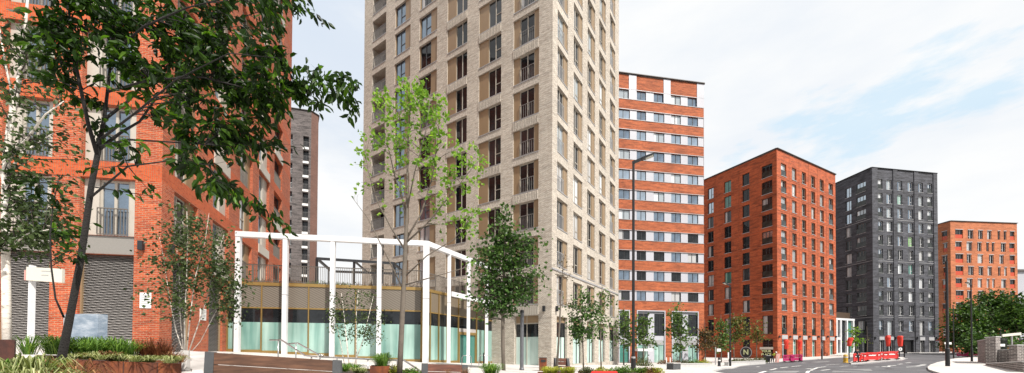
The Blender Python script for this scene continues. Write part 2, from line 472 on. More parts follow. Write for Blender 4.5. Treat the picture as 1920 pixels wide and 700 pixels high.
# foliage
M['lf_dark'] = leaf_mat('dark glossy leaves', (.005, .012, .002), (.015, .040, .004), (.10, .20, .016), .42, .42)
M['lf_birch'] = leaf_mat('birch leaves', (.018, .030, .010), (.048, .075, .024), (.13, .17, .07), .45, .25)
M['lf_lime'] = leaf_mat('fresh lime leaves', (.07, .14, .02), (.16, .29, .035), (.32, .45, .07), .45, .35)
M['lf_maple'] = leaf_mat('deep green leaves', (.016, .040, .008), (.055, .115, .025), (.15, .24, .065), .45, .2)
M['lf_mid'] = leaf_mat('mid green leaves', (.030, .058, .014), (.085, .145, .038), (.20, .28, .09), .5, .25)
M['lf_olive'] = leaf_mat('olive leaves', (.055, .060, .016), (.12, .12, .03), (.22, .21, .06), .5, .25)
M['lf_rust'] = leaf_mat('bronze green leaves', (.03, .030, .012), (.085, .06, .022), (.20, .10, .035), .5, .2)
M['lf_wood'] = leaf_mat('dense wood leaves', (.012, .030, .006), (.046, .10, .015), (.14, .23, .04), .5, .2)
M['gr_green'] = leaf_mat('bright grass blades', (.03, .07, .012), (.10, .20, .03), (.24, .36, .06), .5, .25)
M['gr_var'] = leaf_mat('variegated blades', (.05, .07, .018), (.20, .23, .085), (.50, .50, .28), .5, .25)
M['gr_dry'] = leaf_mat('bronze dry blades', (.06, .025, .012), (.19, .09, .04), (.36, .20, .09), .6, .2)
M['gr_red'] = leaf_mat('red brown stems', (.04, .012, .007), (.13, .04, .018), (.27, .10, .04), .6, .2)
M['gr_yellow'] = leaf_mat('yellow green leaves', (.12, .13, .015), (.32, .33, .04), (.52, .50, .09), .5, .25)
M['hedge'] = leaf_mat('hedge leaves', (.03, .045, .012), (.085, .10, .03), (.17, .18, .06), .5, .2)

# ---------------------------------------------------------------- facades
class Fac:
    """vertical wall plane from P0 (left) to P1 (right) as seen from outside"""
    def __init__(s, p0, p1):
        s.p0 = Vector((p0[0], p0[1])); s.p1 = Vector((p1[0], p1[1]))
        s.d = (s.p1 - s.p0).normalized(); s.L = (s.p1 - s.p0).length
        s.n = Vector((s.d.y, -s.d.x)); s.rot = math.atan2(s.d.y, s.d.x)
    def u(s, px, py=500):
        r = ray(px, py); k = r.x / r.y
        # (p0 + d u).x = k (p0 + d u).y
        return (k*s.p0.y - s.p0.x) / (s.d.x - k*s.d.y)
    def at(s, u, out=0.0, z=0.0):
        q = s.p0 + s.d*u + s.n*out
        return Vector((q.x, q.y, z))
    def z(s, px, py):
        u = s.u(px, py); q = s.p0 + s.d*u
        r = ray(px, py)
        return CAM_Z + r.z / r.y * q.y
    def inset(s, depth):
        return Fac(s.p0 - s.n*depth, s.p1 - s.n*depth)

def wall_faces(mb, fac, z0, z1, ops, mat=0, depth=.3, matfn=None, u0=0.0, u1=None):
    """wall sheet with rectangular openings (ua, ub, za, zb) and their reveals"""
    if u1 is None: u1 = fac.L
    base_depth = depth
    us = sorted({u0, u1} | {round(o[0], 4) for o in ops} | {round(o[1], 4) for o in ops})
    zs = sorted({z0, z1} | {round(o[2], 4) for o in ops} | {round(o[3], 4) for o in ops})
    us = [u for u in us if u0 - 1e-6 <= u <= u1 + 1e-6]; zs = [z for z in zs if z0 - 1e-6 <= z <= z1 + 1e-6]
    rows = {}
    for i in range(len(us)-1):
        uc = (us[i]+us[i+1])/2
        col = [o for o in ops if o[0] < uc < o[1]]
        start = None; cm = None
        for j in range(len(zs)):
            solid = False; mm = None
            if j < len(zs)-1:
                zc = (zs[j]+zs[j+1])/2
                solid = not any(o[2] < zc < o[3] for o in col)
                mm = matfn(uc, zc) if matfn else mat
            if solid and start is None: start, cm = j, mm
            elif start is not None and (not solid or mm != cm):
                mb.quad(fac.at(us[i], 0, zs[start]), fac.at(us[i+1], 0, zs[start]), fac.at(us[i+1], 0, zs[j]), fac.at(us[i], 0, zs[j]), cm)
                start, cm = (j, mm) if solid else (None, None)
    for o_ in ops:
        a, b, c, d = o_[:4]; depth = o_[6] if len(o_) > 6 else base_depth
        for (p, q) in (((a, c), (b, c)), ((b, c), (b, d)), ((b, d), (a, d)), ((a, d), (a, c))):
            mb.quad(fac.at(p[0], -depth, p[1]), fac.at(q[0], -depth, q[1]), fac.at(q[0], 0, q[1]), fac.at(p[0], 0, p[1]), matfn(p[0], p[1]) if matfn else mat)

_WM = {}
def window(parent, fac, u0, u1, z0, z1, frame='frame_dark', pane='glass_dark', panel='tan', railm='rail_metal', pl=0., pr=0., mull=(.5,), trans=(),
           rail=0., rec=.22, fw=.06, infill=0., infm='orange_infill', bars=.11, lintel=0., name='window', glassrail=False, subs=True):
    """one window: frame with its pane, side panels and balcony rail as sub-parts"""
    w, h = u1-u0, z1-z0
    key = (round(w, 2), round(h, 2), pl, pr, mull, trans, rail, rec, fw, infill, bars, lintel, glassrail, frame, pane, panel, railm, infm)
    if key not in _WM:
        res = []
        wl, wr = pl*w, w - pr*w
        fb = MB(); y0, y1 = rec, rec+.08
        zt = h - lintel
        for x in (wl, wr-fw): fb.box(x, x+fw, y0, y1, 0, zt)
        fb.box(wl+fw, wr-fw, y0, y1, 0, fw); fb.box(wl+fw, wr-fw, y0, y1, zt-fw, zt)
        ww = wr-wl
        for f in mull:
            x = wl + f*ww; fb.box(x-fw*.6, x+fw*.6, y0-.01, y1, fw, zt-fw)
        for (a, b, f) in trans:
            fb.box(wl+a*ww+fw*.7, wl+b*ww-fw*.7, y0+.004, y1, f*zt-fw*.5, f*zt+fw*.5)
        res.append(('frame', fb, frame))
        pb = MB(); pb.box(wl+.01, wr-.01, rec+.04, rec+.06, .01, zt-.01); res.append(('pane', pb, pane))
        if pl or pr or lintel:
            if pl: nb = MB(); nb.box(0, wl-.003, rec-.06, rec+.03, .003, h-.003); res.append(('side_panel', nb, panel))
            if pr: nb = MB(); nb.box(wr+.003, w, rec-.06, rec+.03, .003, h-.003); res.append(('side_panel', nb, panel))
        if infill:
            ib = MB(); ib.box(wl+.02, wr-.02, rec-.1, rec-.06, .02, infill); res.append(('infill_panel', ib, infm))
        if rail:
            rb = MB(); y = max(.04, rec-.16) if rec < .5 else .05
            a, b = wl+.01, wr-.01
            rb.box(a, b, y-.02, y+.02, rail-.04, rail); rb.box(a, b, y-.015, y+.015, .06, .09)
            if glassrail: rb.box(a+.03, b-.03, y-.006, y+.006, .09, rail-.05)
            else:
                n = max(2, int((b-a)/bars))
                for i in range(n+1):
                    x = a + (b-a)*i/n
                    rb.box(x-.012, x+.012, y-.012, y+.012, .09, rail-.04)
            res.append(('railing', rb, railm))
        out = []
        for nm, mb, mm in res:
            me = bpy.data.meshes.new(nm); me.from_pydata(mb.v, [], mb.f); me.materials.append(M['glass_rail' if nm == 'railing' and glassrail else mm]); me.update(); out.append((nm, me))
        _WM[key] = out
    meshes = _WM[key]
    loc = fac.at(u0, 0, z0)
    o = bpy.data.objects.new(name, meshes[0][1]); COL.objects.link(o)
    o.parent = parent; o.location = loc - WLOC[parent][0]; o.rotation_euler = (0, 0, fac.rot)
    WLOC[o] = (loc, fac.rot)
    for nm, me in meshes[1:]:
        c = bpy.data.objects.new(nm, me); COL.objects.link(c); c.parent = o
    return o

def seen(fac, u0, u1, z0, z1, top=-60):
    """does any of the opening fall inside the photograph's frame"""
    ps = [project(fac.at(u, 0, z)) for u in (u0, u1) for z in (z0, z1)]
    if any(p is None for p in ps): return False
    return max(p[1] for p in ps) > top and max(p[0] for p in ps) > -20 and min(p[0] for p in ps) < 1940

def facbox(mb, fac, u0, u1, out0, out1, z0, z1, mi=0):
    """box on the wall: from out0 to out1 in front of it"""
    c = [fac.at(u0, out1, z0), fac.at(u1, out1, z0), fac.at(u1, out0, z0), fac.at(u0, out0, z0),
         fac.at(u0, out1, z1), fac.at(u1, out1, z1), fac.at(u1, out0, z1), fac.at(u0, out0, z1)]
    mb.hexa(c, mi)

def closed_sides(mb, pts, z0, z1, mi=0):
    """plain walls along an open chain of plan points, plus nothing on top"""
    for a, b in zip(pts[:-1], pts[1:]):
        mb.quad((a[0], a[1], z0), (b[0], b[1], z0), (b[0], b[1], z1), (a[0], a[1], z1), mi)

def roof(name, pts, z, parent, mat='roof', coping='roofline', th=.10, over=.02):
    lb = LB(); lb.extrude(pts, z-.15, z+.05)
    o = lb.build(name, M[mat], parent)
    cb = LB(); k = len(pts)
    for i in range(k):
        a, b = Vector(pts[i]), Vector(pts[(i+1) % k])
        d = (b-a).normalized()
        cb.beam((a.x-d.x*.05, a.y-d.y*.05, z+th/2), (b.x+d.x*.05, b.y+d.y*.05, z+th/2+.003*(i % 2)), .4+over, th)
    cb.build('coping', M[coping], o)
    return o

def ccw(pts):
    s = sum(pts[i][0]*pts[(i+1) % len(pts)][1] - pts[(i+1) % len(pts)][0]*pts[i][1] for i in range(len(pts)))
    return pts if s > 0 else pts[::-1]

def k_of(px): return (px-960)/F_PX
def plan(px, Y): return (k_of(px)*Y, Y)

# ================================================================ red brick apartment building (left)
def build_red():
    C = Vector(plan(298, 15.2)); dF = Vector((4040, 695)).normalized()
    A = C - dF*15.5; B = Vector((-21.0, 34.75))
    back = [B + Vector((-16, -2.2)), A + Vector((-3, 16))]
    t = thing('apartment_building', 'red orange brick apartment building with cream window surrounds behind the dark foreground tree', 'building', (C.x, C.y, 1.3))
    FF, FR = Fac(A, C), Fac(C, B)
    ops, win = [], []
    zs = [6.0+3.0*k for k in range(12)]
    # front: two bays
    cF = [(148.5, 252.5), (0, 95.5), (-130, -35)]
    for ci, (a, b) in enumerate(cF):
        u0, u1 = FF.u(a, 400), FF.u(b, 400)
        for k, z in enumerate(zs[:5]):
            if seen(FF, u0, u1, z, z+2.33): ops.append((u0, u1, z, z+2.33)); win.append((FF, u0, u1, z, z+2.33, 'F', k))
        ops.append((u0, u1, 5.25, 5.999)); ops.append((u0, u1, 1.0, 5.2499))
    mb = LB()
    uF = [(FF.u(a, 400), FF.u(b, 400)) for a, b in cF]
    def mfF(u, z):
        zz = (z-8.35) % 3.0
        return 1 if (z > 8.2 and zz < .42) else 0
    wall_faces(mb, FF, -1, 40, ops, matfn=mfF, depth=.34)
    # right side: five bays, staggered
    cR = [(327, 372), (400, 430), (450, 474), (485.5, 505), (514, 529)]
    opsR = []
    for ci, (a, b) in enumerate(cR):
        u0, u1 = FR.u(a, 350), FR.u(b, 350)
        for k, z in enumerate(zs):
            zz = z + (0 if ci != 4 else .02)
            if seen(FR, u0, u1, zz, zz+2.33): opsR.append((u0, u1, zz, zz+2.33)); win.append((FR, u0, u1, zz, zz+2.33, 'R%d' % ci, k))
    for a, b in ((323, 358), (392, 418)):
        opsR.append((FR.u(a, 560), FR.u(b, 560), 1.0, 5.35))
    uR = [(FR.u(a, 350), FR.u(b, 350)) for a, b in cR]
    def mfR(u, z):
        inb = any(a < u < b for a, b in uR)
        zz = (z-8.35) % 3.0
        return 1 if (z > 8.2 and zz < .46) else 0
    wall_faces(mb, FR, -1, 40, opsR, matfn=mfR, depth=.34)
    closed_sides(mb, [B, back[0], back[1], A], -1, 40)
    # shallow brick bands over the ground storey and each second floor
    for fc in (FF, FR):
        facbox(mb, fc, 0, fc.L, -.02, .05, 5.60 if fc is FR else 5.55, 5.72, 1) if fc is FR else None
    mb.build('wall', [M['brick_red'], M['brick_red_soldier']], t)
    roof('roof', ccw([A, C, B, back[0], back[1]]), 40, t)
    for fc, u0, u1, z0, z1, kind, k in win:
        if kind == 'F':
            window(t, fc, u0, u1, z0, z1, 'frame_pale', 'glass_sky', 'cream_panel', 'rail_metal', pl=.27, pr=.17, mull=(.5,), rail=1.15, rec=.26, fw=.08, bars=.11)
        elif kind == 'R4':
            window(t, fc, u0, u1, z0, z1, 'frame_dark', 'glass_dark', 'tan', 'rail_metal', mull=(.4,), rail=1.15, rec=.29, bars=.12)
        elif kind in ('R0', 'R2'):
            window(t, fc, u0, u1, z0, z1, 'frame_pale', 'glass_mid', 'tan', 'rail_metal', pl=.0, pr=.34, mull=(.5,), rail=1.15 if k % 2 == 0 else 0., trans=((.5, 1, .38),), rec=.24)
        else:
            window(t, fc, u0, u1, z0, z1, 'frame_pale', 'glass_sky', 'cream_panel', 'rail_metal', pl=.0, pr=.42, mull=(.5,), trans=((.0, .5, .38),), rec=.24)
    # cream spandrels under some side windows, perforated apron under the front bays
    sp = []
    for ci, (u0, u1) in enumerate(uR):
        for k, z in enumerate(zs):
            if ci in (1, 3, 4) and k % 2 == (0 if ci != 3 else 1) and seen(FR, u0, u1, z-.66, z):
                b = LB(); facbox(b, FR, u0+.02, u1-.02, -.1, .06, z-.62, z-.01); b.build('spandrel_panel', M['cream_panel'], t)
    for (u0, u1) in uF:
        b = LB(); facbox(b, FF, u0+.003, u1-.003, -.3, -.06, 5.26, 5.99); b.build('apron_panel', M['perf'], t)
    # louvred ground storey
    def louvre(fc, u0, u1, z0, z1):
        b = LB(); facbox(b, fc, u0+.002, u1-.002, -.335, -.30, z0, z1, 1)
        pitch = .068; n = int((z1-z0)/pitch); seg = max(3, int((u1-u0)/.07))
        for i in range(n):
            zc = z0 + (i+.5)*pitch; ph = (i % 2)*PI + i*.35
            for j in range(seg):
                ua, ub = u0 + (u1-u0)*j/seg, u0 + (u1-u0)*(j+1)/seg
                fa, fb_ = [.015*math.sin(x*2*PI/.36+ph) for x in (ua, ub)]
                b.quad(fc.at(ua, -.16+fa, zc-.022+fa*.3), fc.at(ub, -.16+fb_, zc-.022+fb_*.3), fc.at(ub, -.25+fb_*.5, zc+.022), fc.at(ua, -.25+fa*.5, zc+.022))
        for x in (u0+.03, u1-.03):
            facbox(b, fc, x-.028, x+.028, -.29, -.10, z0, z1, 2)
        b.build('louvre_panel', [M['louvre'], M['louvre_back'], M['tan']], t)
    for (u0, u1) in uF: louvre(FF, u0, u1, 1.75, 5.249)
    for a, b in ((323, 358), (392, 418)): louvre(FR, FR.u(a, 560), FR.u(b, 560), 1.2, 5.349)
    for (u0, u1) in uF:
        b = LB(); facbox(b, FF, u0+.002, u1-.002, -.33, .05, .9, 1.74); b.build('plinth', M['concrete'], t)
    # wall lights and notices on the pier
    def light(fc, px, py):
        b = LB(); u = fc.u(px, py); z = fc.z(px, py)
        facbox(b, fc, u-.085, u+.085, .03, .17, z-.2, z+.17); facbox(b, fc, u-.05, u+.05, 0, .03, z-.1, z+.1)
        b.build('wall_light', M['dark_metal'], t)
    light(FF, 268, 461); light(FR, 317, 466)
    def notice(fc, px0, px1, py0, py1):
        b = LB(); u0, u1 = fc.u(px0, 560), fc.u(px1, 560); z0, z1 = fc.z(px0, py1), fc.z(px0, py0)
        facbox(b, fc, u0, u1, 0, .03, z0, z1); o = b.build('notice_board', M['white'], t)
        b = LB(); h = z1-z0; w = u1-u0
        for i in range(6):
            z = z1-h*(.16+.13*i); facbox(b, fc, u0+w*.12, u0+w*(.85-.2*(i % 3 == 2)), .03, .034, z-.02, z+.014)
        b.build('notice_text', M['ink_grey'], o)
    notice(FF, 263, 284, 549, 578); notice(FR, 375, 386, 578, 600)
    return FF, FR, C, B

# ================================================================ cream tower
def build_tower():
    C = Vector((plan(1034, 28.1))); dL = Vector((-1036, 695)).normalized(); dR = Vector((463, 695)).normalized()
    FL0 = Fac(C + dL*24, C)
    A = FL0.at(FL0.u(682, 200)); A = Vector((A.x, A.y))
    FR0 = Fac(C, C + dR*20)
    B = FR0.at(FR0.u(1160, 300)); B = Vector((B.x, B.y))
    FL, FR = Fac(A, C), Fac(C, B)
    t = thing('tower_block', 'tall cream brick tower block rising out of the picture behind the white framed pavilion', 'tower block', (C.x, C.y, 0))
    top = 48
    zs = [5.05 + 3*k for k in range(14)]
    colsL = [(697, 722, 0), (739, 768, 1), (785, 818, 2), (837.5, 875, 3), (897, 939, 4), (962, 1010, 5)]
    colsR = [(1045, 1064.5, 0), (1075.5, 1092, 1), (1101.5, 1115.5, 2), (1123.3, 1135.5, 3), (1143.5, 1153.3, 4)]
    mb = LB()
    for fac, cols, side in ((FL, colsL, 'L'), (FR, colsR, 'R')):
        ops, cu = [], []
        for (a, b, c) in cols:
            u0, u1 = fac.u(a, 250), fac.u(b, 250); cu.append((u0, u1))
            for k, z in enumerate(zs):
                # bays alternate between a tall soldier spandrel and a thin one
                zb, zt = z, z + (2.2 if (k + c) % 2 else 2.36)
                if c == 0 and side == 'L': zb, zt = z+.35, z+2.6
                if seen(fac, u0, u1, zb, zt):
                    ops.append((u0, u1, zb, zt, c, k, 1.35 if (c == 0 and side == 'L') else .34))
            if side == 'L' and c == 5: ops.append((fac.u(964, 600), fac.u(1009.5, 600), .22, 4.15, 9, 0))
            if side == 'R': ops.append((u0, u1, .25, 4.1, 9, c))
        def mf(u, z, cu=cu):
            return 1 if any(a < u < b for a, b in cu) and z > 4.1 else 0
        wall_faces(mb, fac, -2, top, ops, matfn=mf, depth=.34)
        sb = LB()
        for o in ops:
            if o[4] == 9: continue
            facbox(mb, fac, o[0], o[1], -.02, .035, o[2]-.06, o[2]-.002, 2)
            facbox(mb, fac, o[0], o[1], -.02, .03, o[3]+.004, o[3]+.07, 1)
            c, k = o[4], o[5]
            if (k+c) % 2 == 0 and c in (3, 4, 5) and side == 'L' and k > 0:
                nn = max(6, int((o[1]-o[0])/.155)); h_ = .80
                for i in range(nn):
                    x = o[0] + (o[1]-o[0])*i/nn; facbox(mb, fac, x+.02, x+(o[1]-o[0])/nn-.045, -.02, .05, o[2]-h_+.02, o[2]-.10, 1)
            if side == 'L':
                pane = ('glass_sky' if (c in (1,) or (c == 2 and k % 3 == 0)) else 'glass_pale' if (c == 2 and k < 4) else 'glass_mid' if (c*7+k*3) % 4 == 0 else 'glass_dark')
                if c == 0:
                    window(t, fac, o[0], o[1], o[2], o[3], 'frame_pale', 'glass_dark', 'tan', 'frame_mid', mull=(.55,), rail=1.15, rec=1.2, bars=.12)
                elif c in (1, 2):
                    window(t, fac, o[0], o[1], o[2], o[3], 'frame_dark', pane, 'tan', 'rail_metal', pl=.05, pr=.36, mull=(.5,), trans=((.5, 1, .4),), rec=.14)
                elif c in (3, 4):
                    window(t, fac, o[0], o[1], o[2], o[3], 'frame_pale', pane, 'tan', 'rail_metal', pl=.42, pr=0., mull=(.53,), trans=((.53, 1, .42),) if c == 4 else (), rec=.14, fw=.055)
                else:
                    window(t, fac, o[0], o[1], o[2], o[3], 'frame_pale', 'glass_dark' if k % 4 else 'glass_mid', 'tan', 'frame_mid', pl=.24, pr=.19, mull=(.52,), rail=1.15, rec=.16, bars=.17)
            else:
                juliet = c in (0, 4)
                window(t, fac, o[0], o[1], o[2], o[3], 'frame_pale', ('glass_mid' if (c+k) % 3 == 0 else 'glass_pale' if (c+k) % 3 == 1 and k > 2 else 'glass_dark'), 'tan', 'pale_metal',
                       pl=0., pr=.34, mull=(.5,), trans=() if juliet else ((.5, 1, .33),), rail=1.15 if juliet else 0., rec=.15, bars=.14)
    # stone-like string course on the short side above the shop storey
    facbox(mb, FR, 0, FR.L, -.02, .06, 7.62, 7.74, 2)
    back = [B + Vector((dL.x, dL.y))*FL.L, ]
    closed_sides(mb, [B, back[0], A], -2, top)
    mb.build('wall', [M['brick_cream'], M['brick_cream_soldier'], M['pale_metal']], t)
    roof('roof', ccw([A, C, B, back[0]]), top, t)
    # shopfronts
    def shop(fac, u0, u1, mull, zf, zt, z1, z0=.24):
        b = LB()
        for x in [u0, u1-.06] + [u0+(u1-u0)*m for m in mull]: facbox(b, fac, x, x+.06, -.3, -.2, z0, z1)
        facbox(b, fac, u0+.06, u1-.06, -.3, -.202, zt-.04, zt+.04)
        o = b.build('shop_window', M['dark_metal'] if fac is FR else M['frame_pale'], t)
        b = LB(); facbox(b, fac, u0+.01, u1-.01, -.27, -.25, zf, zt); b.build('pane', M['glass_dark'], o)
        b = LB(); facbox(b, fac, u0+.01, u1-.01, -.272, -.252, z0, zf); b.build('frosted_pane', M['frost_pale'], o)
        b = LB(); facbox(b, fac, u0+.07, u1-.07, -.26, -.21, zt+.05, z1); b.build('fascia_panel', M['tan'], o)
        b = LB(); facbox(b, fac, u0, u1, -.2, .03, z0-.5, z0-.004); b.build('plinth', M['cream_panel'], o)
    shop(FL, FL.u(964, 600), FL.u(1009.5, 600), (.47,), 2.48, 3.55, 4.15)
    for a, b, c in colsR: shop(FR, FR.u(a, 250), FR.u(b, 250), (.62,), 2.48, 3.6, 4.1, .27)
    # corrugated apron over the corner shop
    b = LB(); u0, u1 = FL.u(962, 600), FL.u(1010, 600); n = 15
    for i in range(n):
        x = u0 + (u1-u0)*i/n; facbox(b, FL, x+.02, x+(u1-u0)/n-.02, -.02, .06, 4.2, 4.9)
    b.build('corrugated_apron', M['cream_panel'], t)
    def light(fac, px, py):
        b = LB(); u = fac.u(px, py); z = fac.z(px, py)
        facbox(b, fac, u-.09, u+.09, .03, .2, z-.22, z+.2); facbox(b, fac, u-.05, u+.05, 0, .03, z-.1, z+.1)
        b.build('wall_light', M['dark_metal'], t)
    light(FL, 1021, 579); light(FR, 1042, 579); light(FR, 1071.5, 600); light(FR, 1142, 609)
    return FL, FR, A, C, B

# ================================================================ pavilion with white colonnade
def isect(p, d, q, e):
    den = d.x*e.y - d.y*e.x
    t = ((q.x-p.x)*e.y - (q.y-p.y)*e.x)/den
    return p + d*t

def build_pavilion(FL, redB, redC):
    F0, F1, F2 = Vector(plan(446, 21.0)), Vector(plan(799, 22.7)), Vector(plan(940, 31.2))
    zt = 8.1
    fr = thing('white_colonnade', 'white steel colonnade of tall square posts and beams round the glass pavilion', 'colonnade', (F0.x, F0.y, 1))
    def post(p, w=.24):
        b = LB(); g = ground_z(p.x, p.y) - .1
        b.beam((p.x, p.y, g), (p.x, p.y, zt-.30), w, w, up=Vector((-.161, .987, 0))); b.build('post', M['white_metal'], fr)
        b = LB(); b.beam((p.x, p.y, 4.55), (p.x, p.y, 4.575), w+.006, w+.006, up=Vector((-.161, .987, 0))); b.build('joint', M['grey_metal'], fr)
        b = LB(); b.beam((p.x, p.y, g+.1), (p.x, p.y, g+.17), w+.14, w+.14, up=Vector((-.161, .987, 0))); b.build('base_plate', M['pale_metal'], fr)
    A1, A2 = Fac(F0, F1), Fac(F1, F2)
    for px in (446, 534.5, 623.5, 711, 799):
        p = A1.at(A1.u(px, 560)); post(p, .36 if px == 799 else .24)
    for px in (842, 878.5, 912.5, 938): post(A2.at(A2.u(px, 560)))
    for a, b_ in ((F0-A1.d*.165, F1+A1.d*.12), (F1, F2)):
        b = LB(); b.beam((a.x, a.y, zt-.15), (b_.x, b_.y, zt-.15 + (.004 if a is F1 else 0)), .28, .30); b.build('beam', M['white_metal'], fr)
    # lower white beam of the right wing at the terrace edge
    a = A2.at(A2.u(842, 560)); b = LB(); b.beam((a.x+.1, a.y+.2, 5.2), (F2.x, F2.y, 5.2), .2, .32); b.build('tie_beam', M['white_metal'], fr)

    t = thing('glass_pavilion', 'low glazed pavilion with aqua frosted glass and bronze mesh band under a roof terrace', 'pavilion', (F0.x, F0.y+.7, 1))
    n1, n2 = A1.n, A2.n
    G1 = isect(F0-n1*.75, A1.d, F1-n2*.75, A2.d)
    G0 = F0 - n1*.75 - A1.d*1.1; G2 = G1 + A2.d*9.3
    B1, B2 = Fac(G0, G1), Fac(G1, G2)
    zr = 5.3
    mull1 = [B1.u(p, 560) for p in (452, 491.5, 534.5, 579.5, 623.5, 667.5, 711, 755, 793)]
    mull2 = [B2.u(p, 560) for p in (806, 822, 838, 859, 893, 909, 923.5, 937)]
    def bay(fc, u0, u1, door=False, split=.5):
        g = min(ground_z(*fc.at(u, 0)[:2]) for u in (u0, u1))
        zf = 3.02; zg = 3.86
        b = LB(); w = .05
        facbox(b, fc, u0-w/2, u0+w/2, -.05, .09, g, zr-.05); facbox(b, fc, u0+w/2, u1-w/2, -.04, .03, zg-.03, zg+.05)
        if not door: facbox(b, fc, u0+w/2, u1-w/2, -.04, .05, g-.1, g+.3)
        o = b.build('mullion', M['gold'], t)
        b = LB(); facbox(b, fc, u0+w/2, u1-w/2, -.02, -.004, zf, zg-.03); b.build('clear_pane', M['glass_dark'], o)
        if not door:
            b = LB(); facbox(b, fc, u0+w/2, u1-w/2, -.022, -.006, g+.3, zf-.002); b.build('frosted_pane', M['frost'], o)
        b = LB(); facbox(b, fc, u0+w/2, u1-w/2, -.03, .02, zg+.05, zr-.12); b.build('mesh_panel', M['mesh_panel'] if fc is B1 else M['mesh_plain'], o)
        if door:
            b = LB(); zd = 2.55
            b2 = LB(); facbox(b2, fc, u0+w/2, u1-w/2, -.024, -.008, zd, zf-.002); b2.build('over_panel', M['louvre'], o)
            for x in (u0+.06, (u0+u1)/2-.06, u1-.18): facbox(b, fc, x, x+.12, -.04, .07, g, zd)
            facbox(b, fc, u0+.05, u1-.06, -.04, .075, zd, zd+.2); facbox(b, fc, u0+.18, u1-.18, -.04, .06, g+.0, g+.14)
            d = b.build('glass_door', M['gold'], t)
            b = LB(); facbox(b, fc, u0+.1, u1-.1, -.02, -.005, g+.1, zd); b.build('pane', M['glass_teal'], d)
            b = LB()
            for s in (-.12, .12):
                x = (u0+u1)/2+s; b.tube([fc.at(x, .12, g+.8), fc.at(x, .12, g+1.5)], .02, 6)
            b.build('handle', M['dark_metal'], d)
    for i in range(len(mull1)-1): bay(B1, mull1[i], mull1[i+1])
    bay(B1, B1.u(428, 560), mull1[0]); bay(B1, mull1[-1], B1.L)
    bay(B2, 0.02, mull2[0])
    for i in range(len(mull2)-1): bay(B2, mull2[i], mull2[i+1], door=(i == 3))
    Tl = FL.at(FL.u(684, 400), 0.05); Tr = FL.at(FL.u(938, 600), .05)
    poly = ccw([(G0.x, G0.y), (G1.x, G1.y), (G2.x, G2.y), (Tr.x, Tr.y), (Tl.x, Tl.y), (-21.2, 34.9), (-17.3, 23.0)])
    b = LB(); b.extrude(poly, zr-.1, zr+.02); b.build('terrace_floor', M['concrete'], t)
    b = LB()
    for fc in (B1, B2): facbox(b, fc, 0, fc.L, -.06, .06, zr-.12, zr+.07)
    b.build('roof_edge', M['gold'], t)
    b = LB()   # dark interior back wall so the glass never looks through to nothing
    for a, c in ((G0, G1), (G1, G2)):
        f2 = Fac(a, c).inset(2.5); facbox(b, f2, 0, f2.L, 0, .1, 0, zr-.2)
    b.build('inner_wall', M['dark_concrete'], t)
    for fc in (B1, B2):
        b = LB(); L = fc.L; n = int(L/.105)
        facbox(b, fc, 0, L, -.06, -.03, zr+1.1, zr+1.15); facbox(b, fc, 0, L, -.06, -.03, zr+.12, zr+.15)
        for i in range(n):
            x = L*i/n; facbox(b, fc, x, x+.022, -.055, -.035, zr+.15, zr+1.1)
        for i in range(0, int(L/1.4)+1):
            facbox(b, fc, i*1.4, i*1.4+.045, -.07, -.025, zr+.06, zr+1.16)
        b.build('terrace_railing', M['rail_metal'], t)
    # grey pergola standing on the terrace
    pg = thing('pergola', 'dark grey steel pergola frame standing on the roof terrace', 'pergola', (P(665, 540, 28).x, 28, zr))
    def pp(px, Y, z): q = P(px, 500, Y); return Vector((q.x, q.y, z))
    zt2 = 8.05
    cor = [(594, 27.0), (738, 28.4), (622, 31.5), (760, 32.5)]
    for px, Y in cor + [(664, 27.7)]:
        b = LB(); b.beam(pp(px, Y, zr), pp(px, Y, zt2), .14, .14, up=Vector((0, 1, 0))); b.build('post', M['dark_metal'], pg)
    for (a, c) in ((0, 1), (2, 3), (0, 2), (1, 3)):
        b = LB(); b.beam(pp(*cor[a], zt2), pp(*cor[c], zt2+.004*a), .14, .18); b.build('beam', M['dark_metal'], pg)
    b = LB(); b.beam(pp(664, 27.7, zt2), pp(690, 32, zt2-.01), .1, .14); b.build('beam', M['dark_metal'], pg)
    return A1, A2, B1, B2, zr

